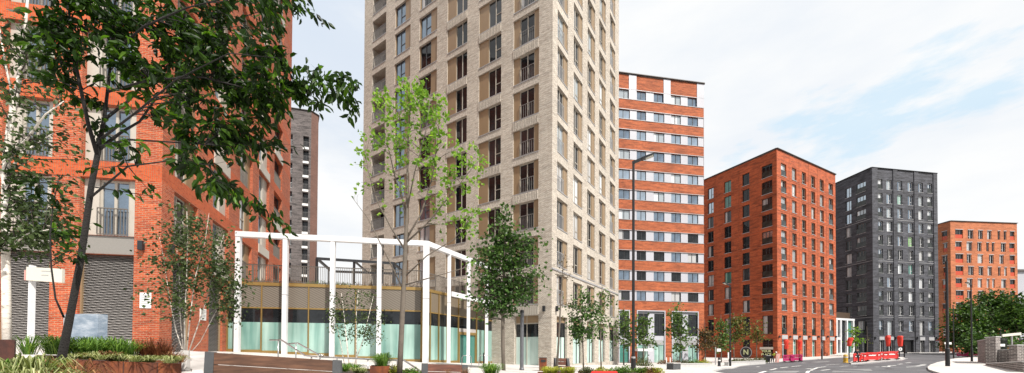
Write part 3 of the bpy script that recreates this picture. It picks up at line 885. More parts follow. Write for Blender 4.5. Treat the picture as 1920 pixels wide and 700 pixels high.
# ================================================================ banded building
def build_banded():
    Rr = Vector(plan(1320.5, 57.3)); d = Vector((5256-960, 695)).normalized()
    L0 = Fac(Rr - d*30, Rr); A = L0.at(L0.u(1080, 400)); A = Vector((A.x, A.y))
    fc = Fac(A, Rr); dep = Vector((-d.y, d.x))*13
    t = thing('banded_building', 'brick building with white horizontal window bands standing between cream tower and orange block', 'building', (A.x, A.y, -.6))
    top = fc.z(1318, 157.7)
    cols = [(1090, 1111), (1126, 1147), (1160, 1181), (1194, 1211.5), (1226, 1246), (1259, 1277), (1290, 1309.5)]
    zb0 = fc.z(1320, 567.1)      # underside of the lowest white band
    step = (fc.z(1320, 202.9) - zb0)/10.0
    mb = LB(); ops = []
    bh = 1.42
    cu = [(fc.u(a, 450), fc.u(b, 450)) for a, b in cols]
    u0 = 0.0
    # brick mass; bands are openings in it
    bands = [zb0 + step*k for k in range(11)]
    for z in bands: ops.append((0.0, fc.L, z, z+bh))
    base = [(1160, 1181), (1194, 1247.5), (1259.5, 1310)]
    zb1 = fc.z(1250, 583)
    for a, b in base: ops.append((fc.u(a, 600), fc.u(b, 600), -.45, zb1))
    ops.append((fc.u(1100, 600), fc.u(1147, 600), -.45, zb1))
    wall_faces(mb, fc, -3, top, ops, depth=.3)
    a2 = A + dep; r2 = Rr + dep
    for q0, q1 in ((Rr, r2), (r2, a2), (a2, A)):
        mb.quad((q0.x, q0.y, -3), (q1.x, q1.y, -3), (q1.x, q1.y, top), (q0.x, q0.y, top))
    for z in bands:
        facbox(mb, fc, 0, fc.L, -.02, .05, z-.06, z-.001, 1); facbox(mb, fc, 0, fc.L, -.02, .06, z+bh+.002, z+bh+.07, 1)
    mb.build('wall', [M['brick_band'], M['pale_metal']], t)
    roof('roof', ccw([A, Rr, r2, a2]), top, t)
    rnd = random.Random(3)
    for k, z in enumerate(bands):
        x = 0.0
        for (a, c) in cu + [(fc.L-.002, 0)]:
            if a-x > .05:
                b = LB(); facbox(b, fc, x, a-.003, -.28, -.04, z+.002, z+bh-.002); b.build('white_panel', M['white_panel'], t)
            x = c+.003
        for i, (a, c) in enumerate(cu[2:]):
            hi = k >= 6
            pn = rnd.choice(['glass_bright', 'glass_bright', 'glass_pale', 'glass_sky']) if hi else (rnd.choice(['glass_sky', 'glass_pale', 'glass_bright']) if k > 3 else rnd.choice(['glass_dark', 'glass_mid', 'glass_dark', 'glass_dark', 'glass_sky']))
            window(t, fc, a, c, z+.004, z+bh-.004, 'frame_dark', pn, mull=(.5,) if (i+k) % 3 else (.42,), rec=.12, fw=.055)
    # pale vertical panels in the top storey
    z = bands[-1]+bh
    for a, c in ((1146, 1160), (1179, 1193), (1244, 1257), (1306.5, 1320)):
        b = LB(); facbox(b, fc, fc.u(a, 200), min(fc.u(c, 200), fc.L-.002), -.02, .06, z-bh+.003, top-.1); b.build('pale_panel', M['white_panel'], t)
    # two storey glazed frames of the base
    for a, c in base + [(1100, 1147)]:
        ua, uc = fc.u(a, 600), fc.u(c, 600); w = uc-ua; n = max(1, round(w/2.1))
        b = LB()
        facbox(b, fc, ua+.002, ua+.14, -.28, .04, -.6, zb1-.002); facbox(b, fc, uc-.14, uc-.002, -.28, .04, -.6, zb1-.002); facbox(b, fc, ua+.14, uc-.14, -.28, .04, zb1-.14, zb1-.002)
        o = b.build('shopfront_frame', M['white_panel'], t)
        zm = fc.z(1250, 634)
        wide = w > 3
        parts = [(ua+.14, ua+w*.40), (ua+w*.62, uc-.14)] if wide else [(ua+.14, uc-.14)]
        for (x0, x1) in parts:
            b = LB(); facbox(b, fc, x0, x1, -.2, -.18, zm+.3, zb1-.5); b.build('upper_pane', M['glass_dark'], o)
            b = LB(); facbox(b, fc, x0, x1, -.2, -.18, -.5, zm-1.05); b.build('lower_pane', M['frost'] if wide else M['glass_teal'], o)
            b = LB()
            for x in (x0, (x0+x1)/2, x1): facbox(b, fc, x-.03, x+.03, -.21, -.13, -.5, zb1-.5)
            b.build('glazing_bar', M['frame_dark'], o)
        b = LB(); facbox(b, fc, ua+.14, uc-.14, -.24, -.1, zb1-.5, zb1-.14); b.build('grey_fascia', M['grey_metal'], o)
        b = LB(); facbox(b, fc, ua+.14, uc-.14, -.24, -.09, zm-.35, zm+.3)
        if wide: facbox(b, fc, ua+w*.40, ua+w*.62, -.24, -.1, -.5, zb1-.5)
        b.build('white_infill', M['white_panel'], o)
        b = LB(); facbox(b, fc, ua+.14, uc-.14, -.23, -.095, zm-1.05, zm-.352); b.build('dark_fascia', M['pale_metal'], o)
    # flat white entrance canopy by the lamp post
    b = LB(); facbox(b, fc, fc.u(1188, 655), fc.u(1215, 655), 0.02, 1.3, fc.z(1200, 658.5), fc.z(1200, 654)); b.build('entrance_canopy', M['white'], t)
    b = LB(); facbox(b, fc, fc.u(1188, 655), fc.u(1193.5, 655), 0.01, .25, -.6, fc.z(1200, 659)); b.build('orange_panel', M['brick_orange'], t)
    return fc

# ================================================================ orange corner block
def build_orange():
    C = Vector(plan(1458, 66.4)); dL = Vector((603-960, 695)).normalized(); dR = Vector((2313-960, 695)).normalized()
    FL = Fac(C + dL*19, C); F0 = Fac(C, C+dR*30)
    B = F0.at(F0.u(1567, 450)); B = Vector((B.x, B.y)); FR = Fac(C, B)
    A = C + dL*19; back = B + dL*19
    t = thing('corner_block', 'orange red brick corner block of eleven storeys with grey lintels at street level', 'building', (C.x, C.y, -.1))
    top = FL.z(1457.5, 278.2)
    colsL = [(1327, 1338), (1358, 1371), (1392, 1405.5), (1428.5, 1448.5)]
    colsR = [(1465, 1475), (1485.6, 1493.8), (1504, 1511.7), (1521.5, 1528.8), (1537.6, 1545), (1554.3, 1562.5)]
    z_top0 = FR.z(1470, 307.5); st = (z_top0 - FR.z(1470, 558.5))/8.0
    mb = LB(); rnd = random.Random(5)
    wl = []
    for fac, cols, s in ((FL, colsL, 'L'), (FR, colsR, 'R')):
        ops = []
        for c, (a, b) in enumerate(cols):
            u0, u1 = fac.u(a, 450), fac.u(b, 450)
            for k in range(9):
                z1 = z_top0 - st*k
                o = (u0, u1, z1-2.3, z1); ops.append(o); wl.append((fac, o, s, c, k))
            zt = FR.z(1470, 591.5); zl = FR.z(1470, 627); zg = FR.z(1470, 636)
            o = (u0, u1, zl, zt); ops.append(o); wl.append((fac, o, s, c, 20))
            if s == 'R' or c >= 2:
                o = (u0, u1, -.02, zg-.02); ops.append(o); wl.append((fac, o, s, c, 30))
        us = [(fac.u(a, 450), fac.u(b, 450)) for a, b in cols]
        def mf(u, z, us=us):
            return 0
        wall_faces(mb, fac, -3, top, ops, matfn=mf, depth=.34)
        # thin proud courses at every floor, upright joints between the short side's bays
        for k in range(9):
            z = z_top0 - st*k - 2.3
            facbox(mb, fac, 0, fac.L, -.02, .035, z-.42, z-.30, 1)
            for (a, b) in us: facbox(mb, fac, a-.06, b+.06, -.02, .07, z-.08, z-.004, 2)
        if s == 'R':
            for (a, b), (c_, d_) in zip(us[:-1], us[1:]):
                m = (b+c_)/2 - .02
                facbox(mb, fac, m-.03, m+.03, -.02, .03, 7.4, top-.01, 3)
        else:
            for px in (1342, 1385):
                m = fac.u(px, 400); facbox(mb, fac, m-.03, m+.03, -.02, .03, 7.4, top-.01, 3)
    closed_sides(mb, [B, back, A], -3, top)
    mb.build('wall', [M['brick_orange'], M['brick_orange_soldier'], M['lintel'], M['brick_band']], t)
    roof('roof', ccw([A, C, B, back]), top, t)
    for fac, o, s, c, k in wl:
        if k == 30:
            window(t, fac, *o, 'frame_white' if s == 'R' else 'frame_dark', 'glass_teal' if (c % 2 and s == 'R') else 'glass_dark', mull=(.5,), rec=.26, fw=.09, trans=((0, .5, .72), (.5, 1, .72)), name='shop_window')
            if s == 'R':
                b = LB(); facbox(b, fac, o[0]-.05, o[1]+.05, -.02, .09, o[3]+.03, o[3]+.75); b.build('grey_lintel', M['lintel'], t)
        elif k == 20:
            window(t, fac, *o, 'frame_pale' if s == 'R' else 'frame_dark', 'glass_mid' if c % 2 else 'glass_dark', mull=(.45,), rail=1.2 if s == 'R' else 0., trans=((0, .45, .6), (.45, 1, .6)), rec=.24, glassrail=True, railm='frame_mid', fw=.07)
        elif s == 'L':
            pn = ('glass_teal' if (k, c) in ((0, 1), (1, 1), (6, 1)) else 'glass_bright' if (c == 0 and k < 2) or (k == 4 and c == 3) else rnd.choice(['glass_dark', 'glass_dark', 'glass_mid']))
            window(t, fac, *o, 'frame_dark', pn, mull=(.35, .67) if c == 3 else (.55,), rail=1.15 if c == 3 else 0., trans=() if c == 3 else ((.55, 1, .35),), rec=.22, glassrail=True, railm='frame_mid', fw=.065)
        else:
            pn = rnd.choice(['glass_mid', 'glass_pale', 'glass_dark', 'glass_mid'])
            window(t, fac, *o, 'frame_pale', pn, mull=(.5,), rail=1.1 if c in (0, 5) else 0., trans=() if c in (0, 5) else ((.5, 1, .35),), rec=.24, glassrail=True, railm='frame_mid', fw=.06)
    # globe lights between the street lintels
    for a in (1459.7, 1479.9, 1498, 1516, 1533, 1550.4, 1565.6):
        b = LB(); u = FR.u(a, 630); z = FR.z(a, 631.5)
        b.lathe(FR.at(u, .2, z-.22), [(.05, 0), (.17, .08), (.21, .2), (.17, .32), (.05, .4)], 8); facbox(b, FR, u-.06, u+.06, 0, .1, z-.05, z+.05)
        b.build('wall_light', M['dark_metal'], t)
    # shop signs in two windows of the long side
    def text(body, fac, px, py, size, mat, parent, nm, out=-.12):
        cu = bpy.data.curves.new(nm, 'FONT'); cu.body = body; cu.size = size; cu.align_x = 'CENTER'; cu.align_y = 'CENTER'; cu.extrude = .01; cu.offset = size*.028
        cu.materials.append(M[mat])
        tmp = bpy.data.objects.new('lettering_curve', cu); COL.objects.link(tmp)
        me = bpy.data.meshes.new_from_object(tmp.evaluated_get(bpy.context.evaluated_depsgraph_get()))
        bpy.data.objects.remove(tmp)
        o = bpy.data.objects.new(nm, me); COL.objects.link(o); o.parent = parent
        q = fac.at(fac.u(px, py), out, fac.z(px, py)); o.location = q - WLOC[parent][0]; o.rotation_euler = (PI/2, 0, fac.rot)
        return o
    b = LB(); u = FL.u(1399, 661); z = FL.z(1399, 661); n = 40
    for i in range(n):
        a0, a1 = 2*PI*i/n, 2*PI*(i+1)/n; r0, r1 = 1.12, .98
        b.quad(FL.at(u+r0*math.cos(a0), .06, z+r0*math.sin(a0)), FL.at(u+r1*math.cos(a0), .06, z+r1*math.sin(a0)), FL.at(u+r1*math.cos(a1), .06, z+r1*math.sin(a1)), FL.at(u+r0*math.cos(a1), .06, z+r0*math.sin(a1)))
    disc = LB(); 
    for i in range(n):
        a0, a1 = 2*PI*i/n, 2*PI*(i+1)/n
        disc.poly([FL.at(u, .03, z), FL.at(u+1.14*math.cos(a0), .03, z+1.14*math.sin(a0)), FL.at(u+1.14*math.cos(a1), .03, z+1.14*math.sin(a1))])
    so = disc.build('round_shop_sign', M['ink'], t); b.build('sign_ring', M['pale_metal'], so)
    text('N', FL, 1399, 661, 1.35, 'lime_ink', so, 'sign_letter', .08)
    b = LB(); facbox(b, FL, FL.u(1425, 655), FL.u(1450, 655), .02, .08, FL.z(1440, 655.5), FL.z(1440, 651)); fs = b.build('shop_fascia', M['sign_white'], t)
    text('YOUR', FL, 1437, 658.8, .60, 'lime_ink', fs, 'sign_lettering', .06); text('PLACE', FL, 1437, 665.2, .60, 'lime_ink', fs, 'sign_lettering', .06)
    return FL, FR, B

# ================================================================ lobby between orange and dark blocks
def build_lobby():
    fc = Fac(plan(1567, 78), plan(1602, 80.5))
    t = thing('entrance_lobby', 'white framed double height glass lobby linking the orange and dark brick blocks', 'lobby', (fc.p0.x, fc.p0.y, .6))
    top = fc.z(1585, 597.5); zb = .2
    us = [fc.u(p, 620) for p in (1568.5, 1576, 1588, 1600)]
    for u in us:
        b = LB(); facbox(b, fc, u-.22, u+.22, -.35, .1, zb, top-.4); b.build('post', M['white_metal'], t)
    b = LB(); facbox(b, fc, us[0]-.3, us[-1]+.3, -.4, .12, top-.4, top); b.build('beam', M['white_metal'], t)
    zt = fc.z(1572, 635)
    b = LB(); facbox(b, fc, us[0]+.22, us[1]-.22, -.3, .06, zt-.25, zt+.25); b.build('transom', M['white_metal'], t)
    for i, mt in ((0, 'glass_dark'), (1, 'glass_dark'), (2, 'glass_teal')):
        b = LB(); facbox(b, fc, us[i]+.22, us[i+1]-.22, -.3, -.27, zb, top-.4); p = b.build('pane', M[mt], t)
        b = LB()
        for z in (3.0, 5.2): facbox(b, fc, us[i]+.22, us[i+1]-.22, -.27, -.2, z, z+.08)
        b.build('glazing_bar', M['frame_dark'], p)
    b = LB(); q = fc.inset(.8); facbox(b, q, us[0]-1.5, us[-1]+.4, -3, 0, top+.003, top+1.4); b.build('upper_storey', M['brown_clad'], t)
    b = LB(); facbox(b, fc, us[0]-.3, us[-1]+.3, -5, -.4, zb, top-.01); b.build('core', M['dark_concrete'], t)

# ================================================================ dark block
def build_dark():
    C = Vector(plan(1636.5, 79.9)); dL = Vector((872-960, 695)).normalized(); dR = Vector((5509-960, 695)).normalized()
    A = C + dL*14; FL = Fac(A, C); F0 = Fac(C, C+dR*20); B = F0.at(F0.u(1757.5, 480)); B = Vector((B.x, B.y)); FR = Fac(C, B); back = B + dL*14
    t = thing('dark_block', 'blue black brick block with pale windows between the orange and pale orange blocks', 'building', (C.x, C.y, 1))
    top = FL.z(1636, 313.6)
    colsL = [(1585.5, 1596.6), (1605.7, 1624)]
    colsR = [(1647, 1655.5), (1663, 1673), (1683.5, 1692.6), (1703, 1712.5), (1722.8, 1731.5), (1739.5, 1748.7)]
    z0t = FR.z(1650, 336.0); st = (z0t - FR.z(1650, 572))/9.0
    mb = LB(); wl = []; rnd = random.Random(11)
    for fac, cols, s in ((FL, colsL, 'L'), (FR, colsR, 'R')):
        ops = []
        for c, (a, b) in enumerate(cols):
            u0, u1 = fac.u(a, 450), fac.u(b, 450)
            for k in range(10):
                z1 = z0t - st*k
                o = (u0, u1, z1-2.2, z1); ops.append(o); wl.append((fac, o, s, c, k))
            zt, zl = FR.z(1650, 601), FR.z(1650, 628)
            if s == 'R' and c in (2, 3): zl = FR.z(1650, 621)
            o = (u0, u1, zl, zt); ops.append(o); wl.append((fac, o, s, c, 20))
            if not (s == 'R' and c in (2, 3)):
                o = (u0, u1, 1.15, FR.z(1650, 638)); ops.append(o); wl.append((fac, o, s, c, 30))
        if s == 'R':
            ops.append((FR.u(1682, 600), FR.u(1713, 600), 1.0, FR.z(1650, 637)))
        wall_faces(mb, fac, -3, top, ops, depth=.34)
        us = [(fac.u(a, 450), fac.u(b, 450)) for a, b in cols]
        for k in range(10):
            z = z0t - st*k - 2.2
            for (a, b) in us: facbox(mb, fac, a-.05, b+.05, -.02, .07, z-.07, z-.004, 1)
        for k in (2, 5, 9):
            z = z0t - st*k - 2.2 - .5
            facbox(mb, fac, 0, fac.L, -.02, .05, z, z+.07, 1)
        if s == 'R':     # broad piers stand proud of the paired windows
            pr = [(0, us[0][0]-.25), (us[1][1]+.2, us[2][0]-.2), (us[3][1]+.2, us[4][0]-.2), (us[5][1]+.2, fac.L)]
            for a, b in pr: facbox(mb, fac, a, b, -.02, .14, -1, top-.01, 0)
    closed_sides(mb, [B, back, A], -3, top)
    mb.build('wall', [M['brick_black'], M['lintel']], t)
    roof('roof', ccw([A, C, B, back]), top, t, coping='dark_metal')
    for fac, o, s, c, k in wl:
        if k == 30:
            window(t, fac, *o, 'frame_white', 'glass_dark', mull=(.5,), rec=.26, fw=.08, name='shop_window')
            if s == 'R':
                b = LB(); facbox(b, fac, o[0]-.05, o[1]+.05, -.02, .1, o[3]+.05, o[3]+.75); b.build('grey_lintel', M['lintel'], t)
        elif s == 'L':
            pn = 'glass_bright' if k < 2 or (k == 2 and c == 0) else 'glass_pale' if k == 2 else rnd.choice(['glass_dark', 'glass_mid', 'glass_dark'])
            window(t, fac, *o, 'frame_mid', pn, mull=(.33, .66) if c == 1 else (.55,), rail=1.1 if c == 1 else 0., trans=() if c == 1 else ((.55, 1, .35),), rec=.2, glassrail=True, railm='frame_mid', fw=.06)
        else:
            pn = 'glass_green' if (k, c) == (4, 3) else 'glass_teal' if (k, c) in ((6, 3), (1, 2)) else (rnd.choice(['glass_pale', 'glass_sky', 'glass_bright']) if k < 4 else rnd.choice(['glass_mid', 'glass_dark', 'glass_pale', 'glass_mid', 'glass_bright']))
            window(t, fac, *o, 'frame_white', pn, mull=(.5,) if c in (0, 5) else (.6,), rail=1.1 if c in (0, 5) else 0., trans=((0, .5, .6), (.5, 1, .6)) if k == 20 else (() if c in (0, 5) else ((.6, 1, .33),)), rec=.24, glassrail=True, railm='frame_mid', fw=.07)
    # recessed doorway under the middle bays
    a, b_ = FR.u(1682, 600), FR.u(1713, 600); zt = FR.z(1650, 637)
    b = LB(); facbox(b, FR, a, b_, -.34, -.32, 1, zt); d = b.build('doorway', M['black_metal'], t)
    b = LB()
    for x in (a, (a+b_)/2-.05, b_-.1): facbox(b, FR, x, x+.1, -.32, -.2, 1, zt-.1)
    facbox(b, FR, a+.1, b_-.1, -.32, -.25, zt-.1, zt); b.build('door_frame', M['dark_metal'], d)
    for px in (1639, 1678, 1718, 1754):
        b = LB(); u = FR.u(px, 630); z = FR.z(px, 634)
        facbox(b, FR, u-.12, u+.12, .14, .34, z-.25, z+.25); b.build('wall_light', M['dark_metal'], t)

# ================================================================ pale orange block
def build_pale():
    C = Vector(plan(1784.5, 91.4)); dR = Vector((9700-960, 695)).normalized(); dL = Vector((925-960, 695)).normalized()
    A = C + dL*12.5; FL = Fac(A, C); F0 = Fac(C, C+dR*25); B = F0.at(F0.u(1907.5, 480)); B = Vector((B.x, B.y)); FR = Fac(C, B); back = B+dL*12.5
    t = thing('pale_block', 'pale orange brick block with orange balcony panels behind the big green trees', 'building', (C.x, C.y, 1.2))
    top = FL.z(1784, 414)
    z0t = FR.z(1800, 431); st = (z0t - FR.z(1800, 545.3))/5.0
    A_ = [(1791.4, 1806), (1815, 1825.5), (1834.5, 1843.5), (1851.5, 1859.5), (1871, 1875.8), (1882.5, 1887.5), (1894, 1902.7)]
    B_ = [(1791.4, 1803.3), (1812.6, 1823), (1832.6, 1840.6), (1849.5, 1854.5), (1859.8, 1864.6), (1876.8, 1886), (1892.8, 1902.7)]
    C_ = [(1791.4, 1806), (1812.6, 1821.5), (1833, 1843), (1854.3, 1863), (1873.8, 1882), (1893, 1902.7)]
    pat = [A_, B_, C_, A_, B_, C_, A_, B_, C_, A_]
    mb = LB(); wl = []; ops = []
    for k in range(9):
        z1 = z0t - st*k
        for c, (a, b) in enumerate(pat[k]):
            o = (FR.u(a, 480), FR.u(b, 480), z1-2.15, z1); ops.append(o); wl.append((FR, o, c in (0, len(pat[k])-1), k, c))
    wall_faces(mb, FR, -2, top, ops, depth=.3)
    ops2 = []
    for k in range(9):
        z1 = z0t - st*k - .15
        o = (FL.u(1766 if k % 2 == 0 else 1768.5, 480), FL.u(1776.5, 480), z1-2.15, z1); ops2.append(o); wl.append((FL, o, k % 3 != 2, k, 0))
    wall_faces(mb, FL, -2, top, ops2, depth=.3)
    closed_sides(mb, [B, back, A], -2, top)
    for fac, o, bal, k, c in wl:
        facbox(mb, fac, o[0]-.04, o[1]+.04, -.02, .06, o[3]+.003, o[3]+.14, 1)
    mb.build('wall', [M['brick_pale'], M['lintel']], t)
    roof('roof', ccw([A, C, B, back]), top, t)
    rnd = random.Random(2)
    for fac, o, bal, k, c in wl:
        w = o[1]-o[0]
        window(t, fac, *o, 'frame_white' if not bal else 'frame_mid', rnd.choice(['glass_dark', 'glass_mid', 'glass_dark']), mull=(.33, .66) if bal and w > 1.3 else ((.5,) if w > .9 else ()), trans=((0, .5, .25),) if not bal and w > .9 else (), infill=.95 if bal else 0., rec=.18, fw=.06)
    # blue-grey far slab beside it
    t2 = thing('far_slab_block', 'pale grey rendered slab block just showing beyond the pale orange block', 'building', (130, 118, 1))
    x0 = P(1903, 540, 115).x; zt = P(1915, 507.5, 115).z
    b = LB(); b.box(x0, x0+24, 115, 128, -1, zt-.4); b.build('wall', M['white_panel'], t2)
    b = LB(); b.box(x0-.4, x0+24.4, 114.6, 128.4, zt-.4, zt+.3); b.build('roof', M['roofline'], t2)
    b = LB()
    for i in range(5):
        for j in range(3): b.box(x0+2+i*4.2, x0+4+i*4.2, 114.93, 114.99, 8+j*4, 10+j*4)
    b.build('window', M['glass_dark'], t2)

# ================================================================ far grey and pink tower seen past the red building
def build_far_tower():
    m1 = Vector(plan(578.5, 78)); m2 = Vector(plan(592, 79.5))
    L0 = Vector(plan(500, 76.0))
    FL = Fac(L0, m1); FR = Fac(m1, m2)
    dp = Vector((-.62, 1)).normalized()*14
    t = thing('far_tower', 'distant grey and pink brick tower with dark balconies glimpsed past the red building', 'tower block', (m1.x, m1.y, .5))
    top = P(585, 209, 78).z
    mb = LB(); ops = []; wl = []
    s = 3.0
    zc = P(573, 500, 78).z
    for k in range(13):
        z = 8.0 + s*k
        for a, b, kd in ((537, 547, 0), (566.5, 577.5, 1)):
            o = (FL.u(a, 400), FL.u(b, 400), z, z+2.3); ops.append(o); wl.append((o, kd))
    wall_faces(mb, FL, -1, top, ops, depth=.6)
    wall_faces(mb, FR, -1, top, [], mat=1)
    closed_sides(mb, [m2, m2+dp, L0+dp, L0], -1, top)
    mb.build('wall', [M['brick_grey'], M['brick_pink']], t)
    roof('roof', ccw([L0, m1, m2, m2+dp, L0+dp]), top, t)
    for o, kd in wl:
        window(t, FL, *o, 'frame_dark', 'glass_dark', mull=(.5,), rail=1.15, rec=.5, railm='frame_white' if not kd else 'frame_mid', bars=.16, infill=0.)
        if kd:
            b = LB(); facbox(b, FL, o[0], o[1], -.02, .1, o[2]-.5, o[2]-.05); b.build('white_apron', M['white'], t)

FFr, FRr, redC, redB = build_red()
TFL, TFR, TA, TC, TB = build_tower()
A1, A2, PB1, PB2, ZR = build_pavilion(TFL, redB, redC)
BND = build_banded()
OFL, OFR, OB = build_orange()
build_lobby()
build_dark()
build_pale()
build_far_tower()

# ---------------------------------------------------------------- ground, road, pavements
import bmesh
def sheet(name, pts, dz, mat, step=2.0, skirt=0.0, smat=None, kind='structure'):
    """flat polygon draped over the terrain; skirt > 0 adds a kerb face down its edge"""
    bm = bmesh.new()
    vs = [bm.verts.new((p[0], p[1], 0)) for p in ccw([(p[0], p[1]) for p in pts])]
    f = bm.faces.new(vs)
    bmesh.ops.triangulate(bm, faces=[f])
    xs = [v.co.x for v in bm.verts]; ys = [v.co.y for v in bm.verts]
    for ax, lo, hi in ((0, min(xs), max(xs)), (1, min(ys), max(ys))):
        c = math.ceil(lo/step)*step
        while c < hi:
            co = Vector((c, 0, 0)) if ax == 0 else Vector((0, c, 0)); no = Vector((1, 0, 0)) if ax == 0 else Vector((0, 1, 0))
            bmesh.ops.bisect_plane(bm, geom=bm.verts[:]+bm.edges[:]+bm.faces[:], plane_co=co, plane_no=no, dist=1e-4)
            c += step
    bmesh.ops.remove_doubles(bm, verts=bm.verts[:], dist=1e-3)
    edge = [e for e in bm.edges if len(e.link_faces) == 1] if skirt else []
    for v in bm.verts: v.co.z = ground_z(v.co.x, v.co.y) + dz
    for fc in bm.faces:
        if fc.normal.z < 0: pass
    bmesh.ops.recalc_face_normals(bm, faces=bm.faces[:])
    if bm.faces and sum(fc.normal.z for fc in bm.faces) < 0: bmesh.ops.reverse_faces(bm, faces=bm.faces[:])
    if skirt:
        r = bmesh.ops.extrude_edge_only(bm, edges=edge)
        for v in [g for g in r['geom'] if isinstance(g, bmesh.types.BMVert)]: v.co.z -= skirt
        for fc in [g for g in r['geom'] if isinstance(g, bmesh.types.BMFace)]: fc.material_index = 1
    me = bpy.data.meshes.new(name); bm.to_mesh(me); bm.free()
    me.materials.append(M[mat])
    if skirt: me.materials.append(M[smat or 'kerb'])
    o = link(name, me)
    if kind: o['kind'] = kind
    return o

gb = bmesh.new()
g = MB(); 
big = [-1500, -400, -150, -90] + list(range(-60, 161, 10)) + [220, 400, 1500]
bigy = [-1500, -300, -80] + list(range(-30, 161, 10)) + [220, 400, 1500]
for i in range(len(big)-1):
    for j in range(len(bigy)-1):
        q = [(big[a], bigy[b]) for a, b in ((i, j), (i+1, j), (i+1, j+1), (i, j+1))]
        g.quad(*[(x, y, ground_z(x, y)-.25) for x, y in q])
go = g.build('ground', M['earth']); go['kind'] = 'structure'
sheet('road', [(-10, -30), (150, -30), (150, 140), (-10, 140)], 0, 'asphalt', 3.0)
KERB = [G(*p) for p in ((1334, 699), (1387, 687.5), (1428, 682), (1469, 678.3), (1501, 676.2), (1551, 672.8), (1586, 670.5))]
KERB = [(8, -30), (9.5, 8)] + [(p.x, p.y) for p in KERB] + [plan(1630, 74.5), plan(1690, 77.5), plan(1762, 79.5), (118, 88), (150, 100)]
sheet('pavement', KERB + [(150, 140), (-90, 140), (-90, -30)], .12, 'paving', 3.0, .3)
NOSE = [G(*p, .12) for p in ((1832, 669.0), (1800, 671.5), (1777, 674.6), (1757, 679.5), (1744, 684), (1739, 688.3), (1741, 692.5), (1752, 696.5), (1763, 699.5))]
NOSE = [(p.x, p.y) for p in NOSE]
sheet('corner_pavement', [(112, 74)] + NOSE + [(38, 20), (34, -30), (150, -30), (150, 74)], .12, 'paving', 3.0, .3)
ISL = [G(*p, .12) for p in ((1596, 681.5), (1630, 679), (1660, 676.0), (1690, 673), (1697, 671.0), (1690, 669.8), (1640, 672), (1600, 676.5), (1593, 679.5))]
sheet('traffic_island', [(p.x, p.y) for p in ISL], .12, 'paving', 2.0, .2)
def paint(pts, w=.14, name='road_marking'):
    """painted line along photo points on the road"""
    q = [G(*p) for p in pts]; L = MB()
    for a, b in zip(q[:-1], q[1:]):
        d = (b-a); d.z = 0; n = max(1, int(d.length/1.5)); d.normalize(); s = Vector((-d.y, d.x, 0))*w/2
        for i in range(n):
            p0 = a.lerp(b, i/n); p1 = a.lerp(b, (i+1)/n)
            def zz(v): return (v.x, v.y, ground_z(v.x, v.y)+.012)
            L.quad(zz(p0-s), zz(p0+s), zz(p1+s), zz(p1-s))
    o = L.build(name, M['paint']); o['kind'] = 'structure'
for ln in ([(1424, 700), (1436, 696.5)], [(1444, 694), (1456, 691.5)], [(1463, 690.3), (1478, 688.6)], [(1484, 687.9), (1502, 686.2)], [(1418, 688.6), (1424, 688)],
           [(1513, 699.5), (1521, 694.5), (1532, 690)], [(1532, 690), (1548, 688)], [(1512, 692), (1524, 691)], [(1540, 695), (1556, 693)], [(1600, 688.6), (1606, 688.5)],
           [(1641, 688.6), (1647, 688.4)], [(1654, 688), (1680, 685.6)], [(1668, 686.2), (1666, 688)], [(1684, 683.5), (1692, 682.6)], [(1698, 681), (1708, 680)], [(1718, 687), (1735, 685)],
           [(1725, 684.3), (1737, 683.3)], [(1626, 697), (1632, 696.7)], [(1548, 685), (1572, 683.4)], [(1575, 687.6), (1590, 686.6)]):
    paint(ln, .2)
paint([(1596, 684.5), (1640, 681.2), (1690, 675.6), (1702, 672.5)], .12)

for pts in ([(1560, 699), (1640, 698), (1632, 692), (1562, 693.5)], [(1500, 681.5), (1560, 678.2), (1566, 676.6), (1508, 679.3)], [(1440, 699.5), (1492, 699.5), (1500, 696), (1452, 696.5)], [(1700, 690), (1728, 688), (1722, 685.5), (1698, 687.5)]):
    sheet('road_patch', [(G(*p).x, G(*p).y) for p in pts], .005, 'asphalt_old', 2.0)
for px, py in ((1530, 693.5), (1612, 686), (1668, 692), (1485, 694), (1712, 684)):
    q = G(px, py); d_ = MB(); n = 16
    d_.poly([(q.x+.33*math.cos(2*PI*i/n), q.y+.33*math.sin(2*PI*i/n), ground_z(q.x, q.y)+.014) for i in range(n)]); o = d_.build('manhole_cover', M['dark_metal']); o['kind'] = 'structure'

# ---------------------------------------------------------------- trees and plants
def leaf(mb, p, d, ln, wd, rnd, tint, hexa=False):
    d = d.normalized()
    r = Vector((rnd.gauss(0, 1), rnd.gauss(0, 1), rnd.gauss(0, .6) + .9))
    s = d.cross(r)
    if s.length < 1e-3: s = d.cross(Vector((1, 0, 0)))
    s.normalize(); nrm = s.cross(d)
    n = len(mb.v); fold = .22*wd
    if hexa:
        dr = -.12*ln
        for a, b, c in ((0, 0, 0), (.32, .5, fold), (.72, .36, fold), (1, 0, dr), (.72, -.36, fold), (.32, -.5, fold), (.5, 0, 0)):
            mb.v.append(tuple(p + d*(a*ln) + s*(b*wd) + nrm*c))
        for f in ((n, n+6, n+2, n+1), (n+6, n+3, n+2), (n, n+5, n+4, n+6), (n+6, n+4, n+3)):
            mb.f.append(f); mb.m.append(0); mb.tint.append(tint)
    else:
        for a, b, c in ((0, 0, 0), (.45, .5, fold), (1, 0, 0), (.45, -.5, fold)):
            mb.v.append(tuple(p + d*(a*ln) + s*(b*wd) + nrm*c))
        mb.f.append((n, n+2, n+1)); mb.f.append((n, n+3, n+2)); mb.m += [0, 0]; mb.tint += [tint, tint]

def bez(a, m, b, n=6):
    return [a*(1-t)**2 + m*(2*t*(1-t)) + b*t*t for t in [i/n for i in range(n+1)]]

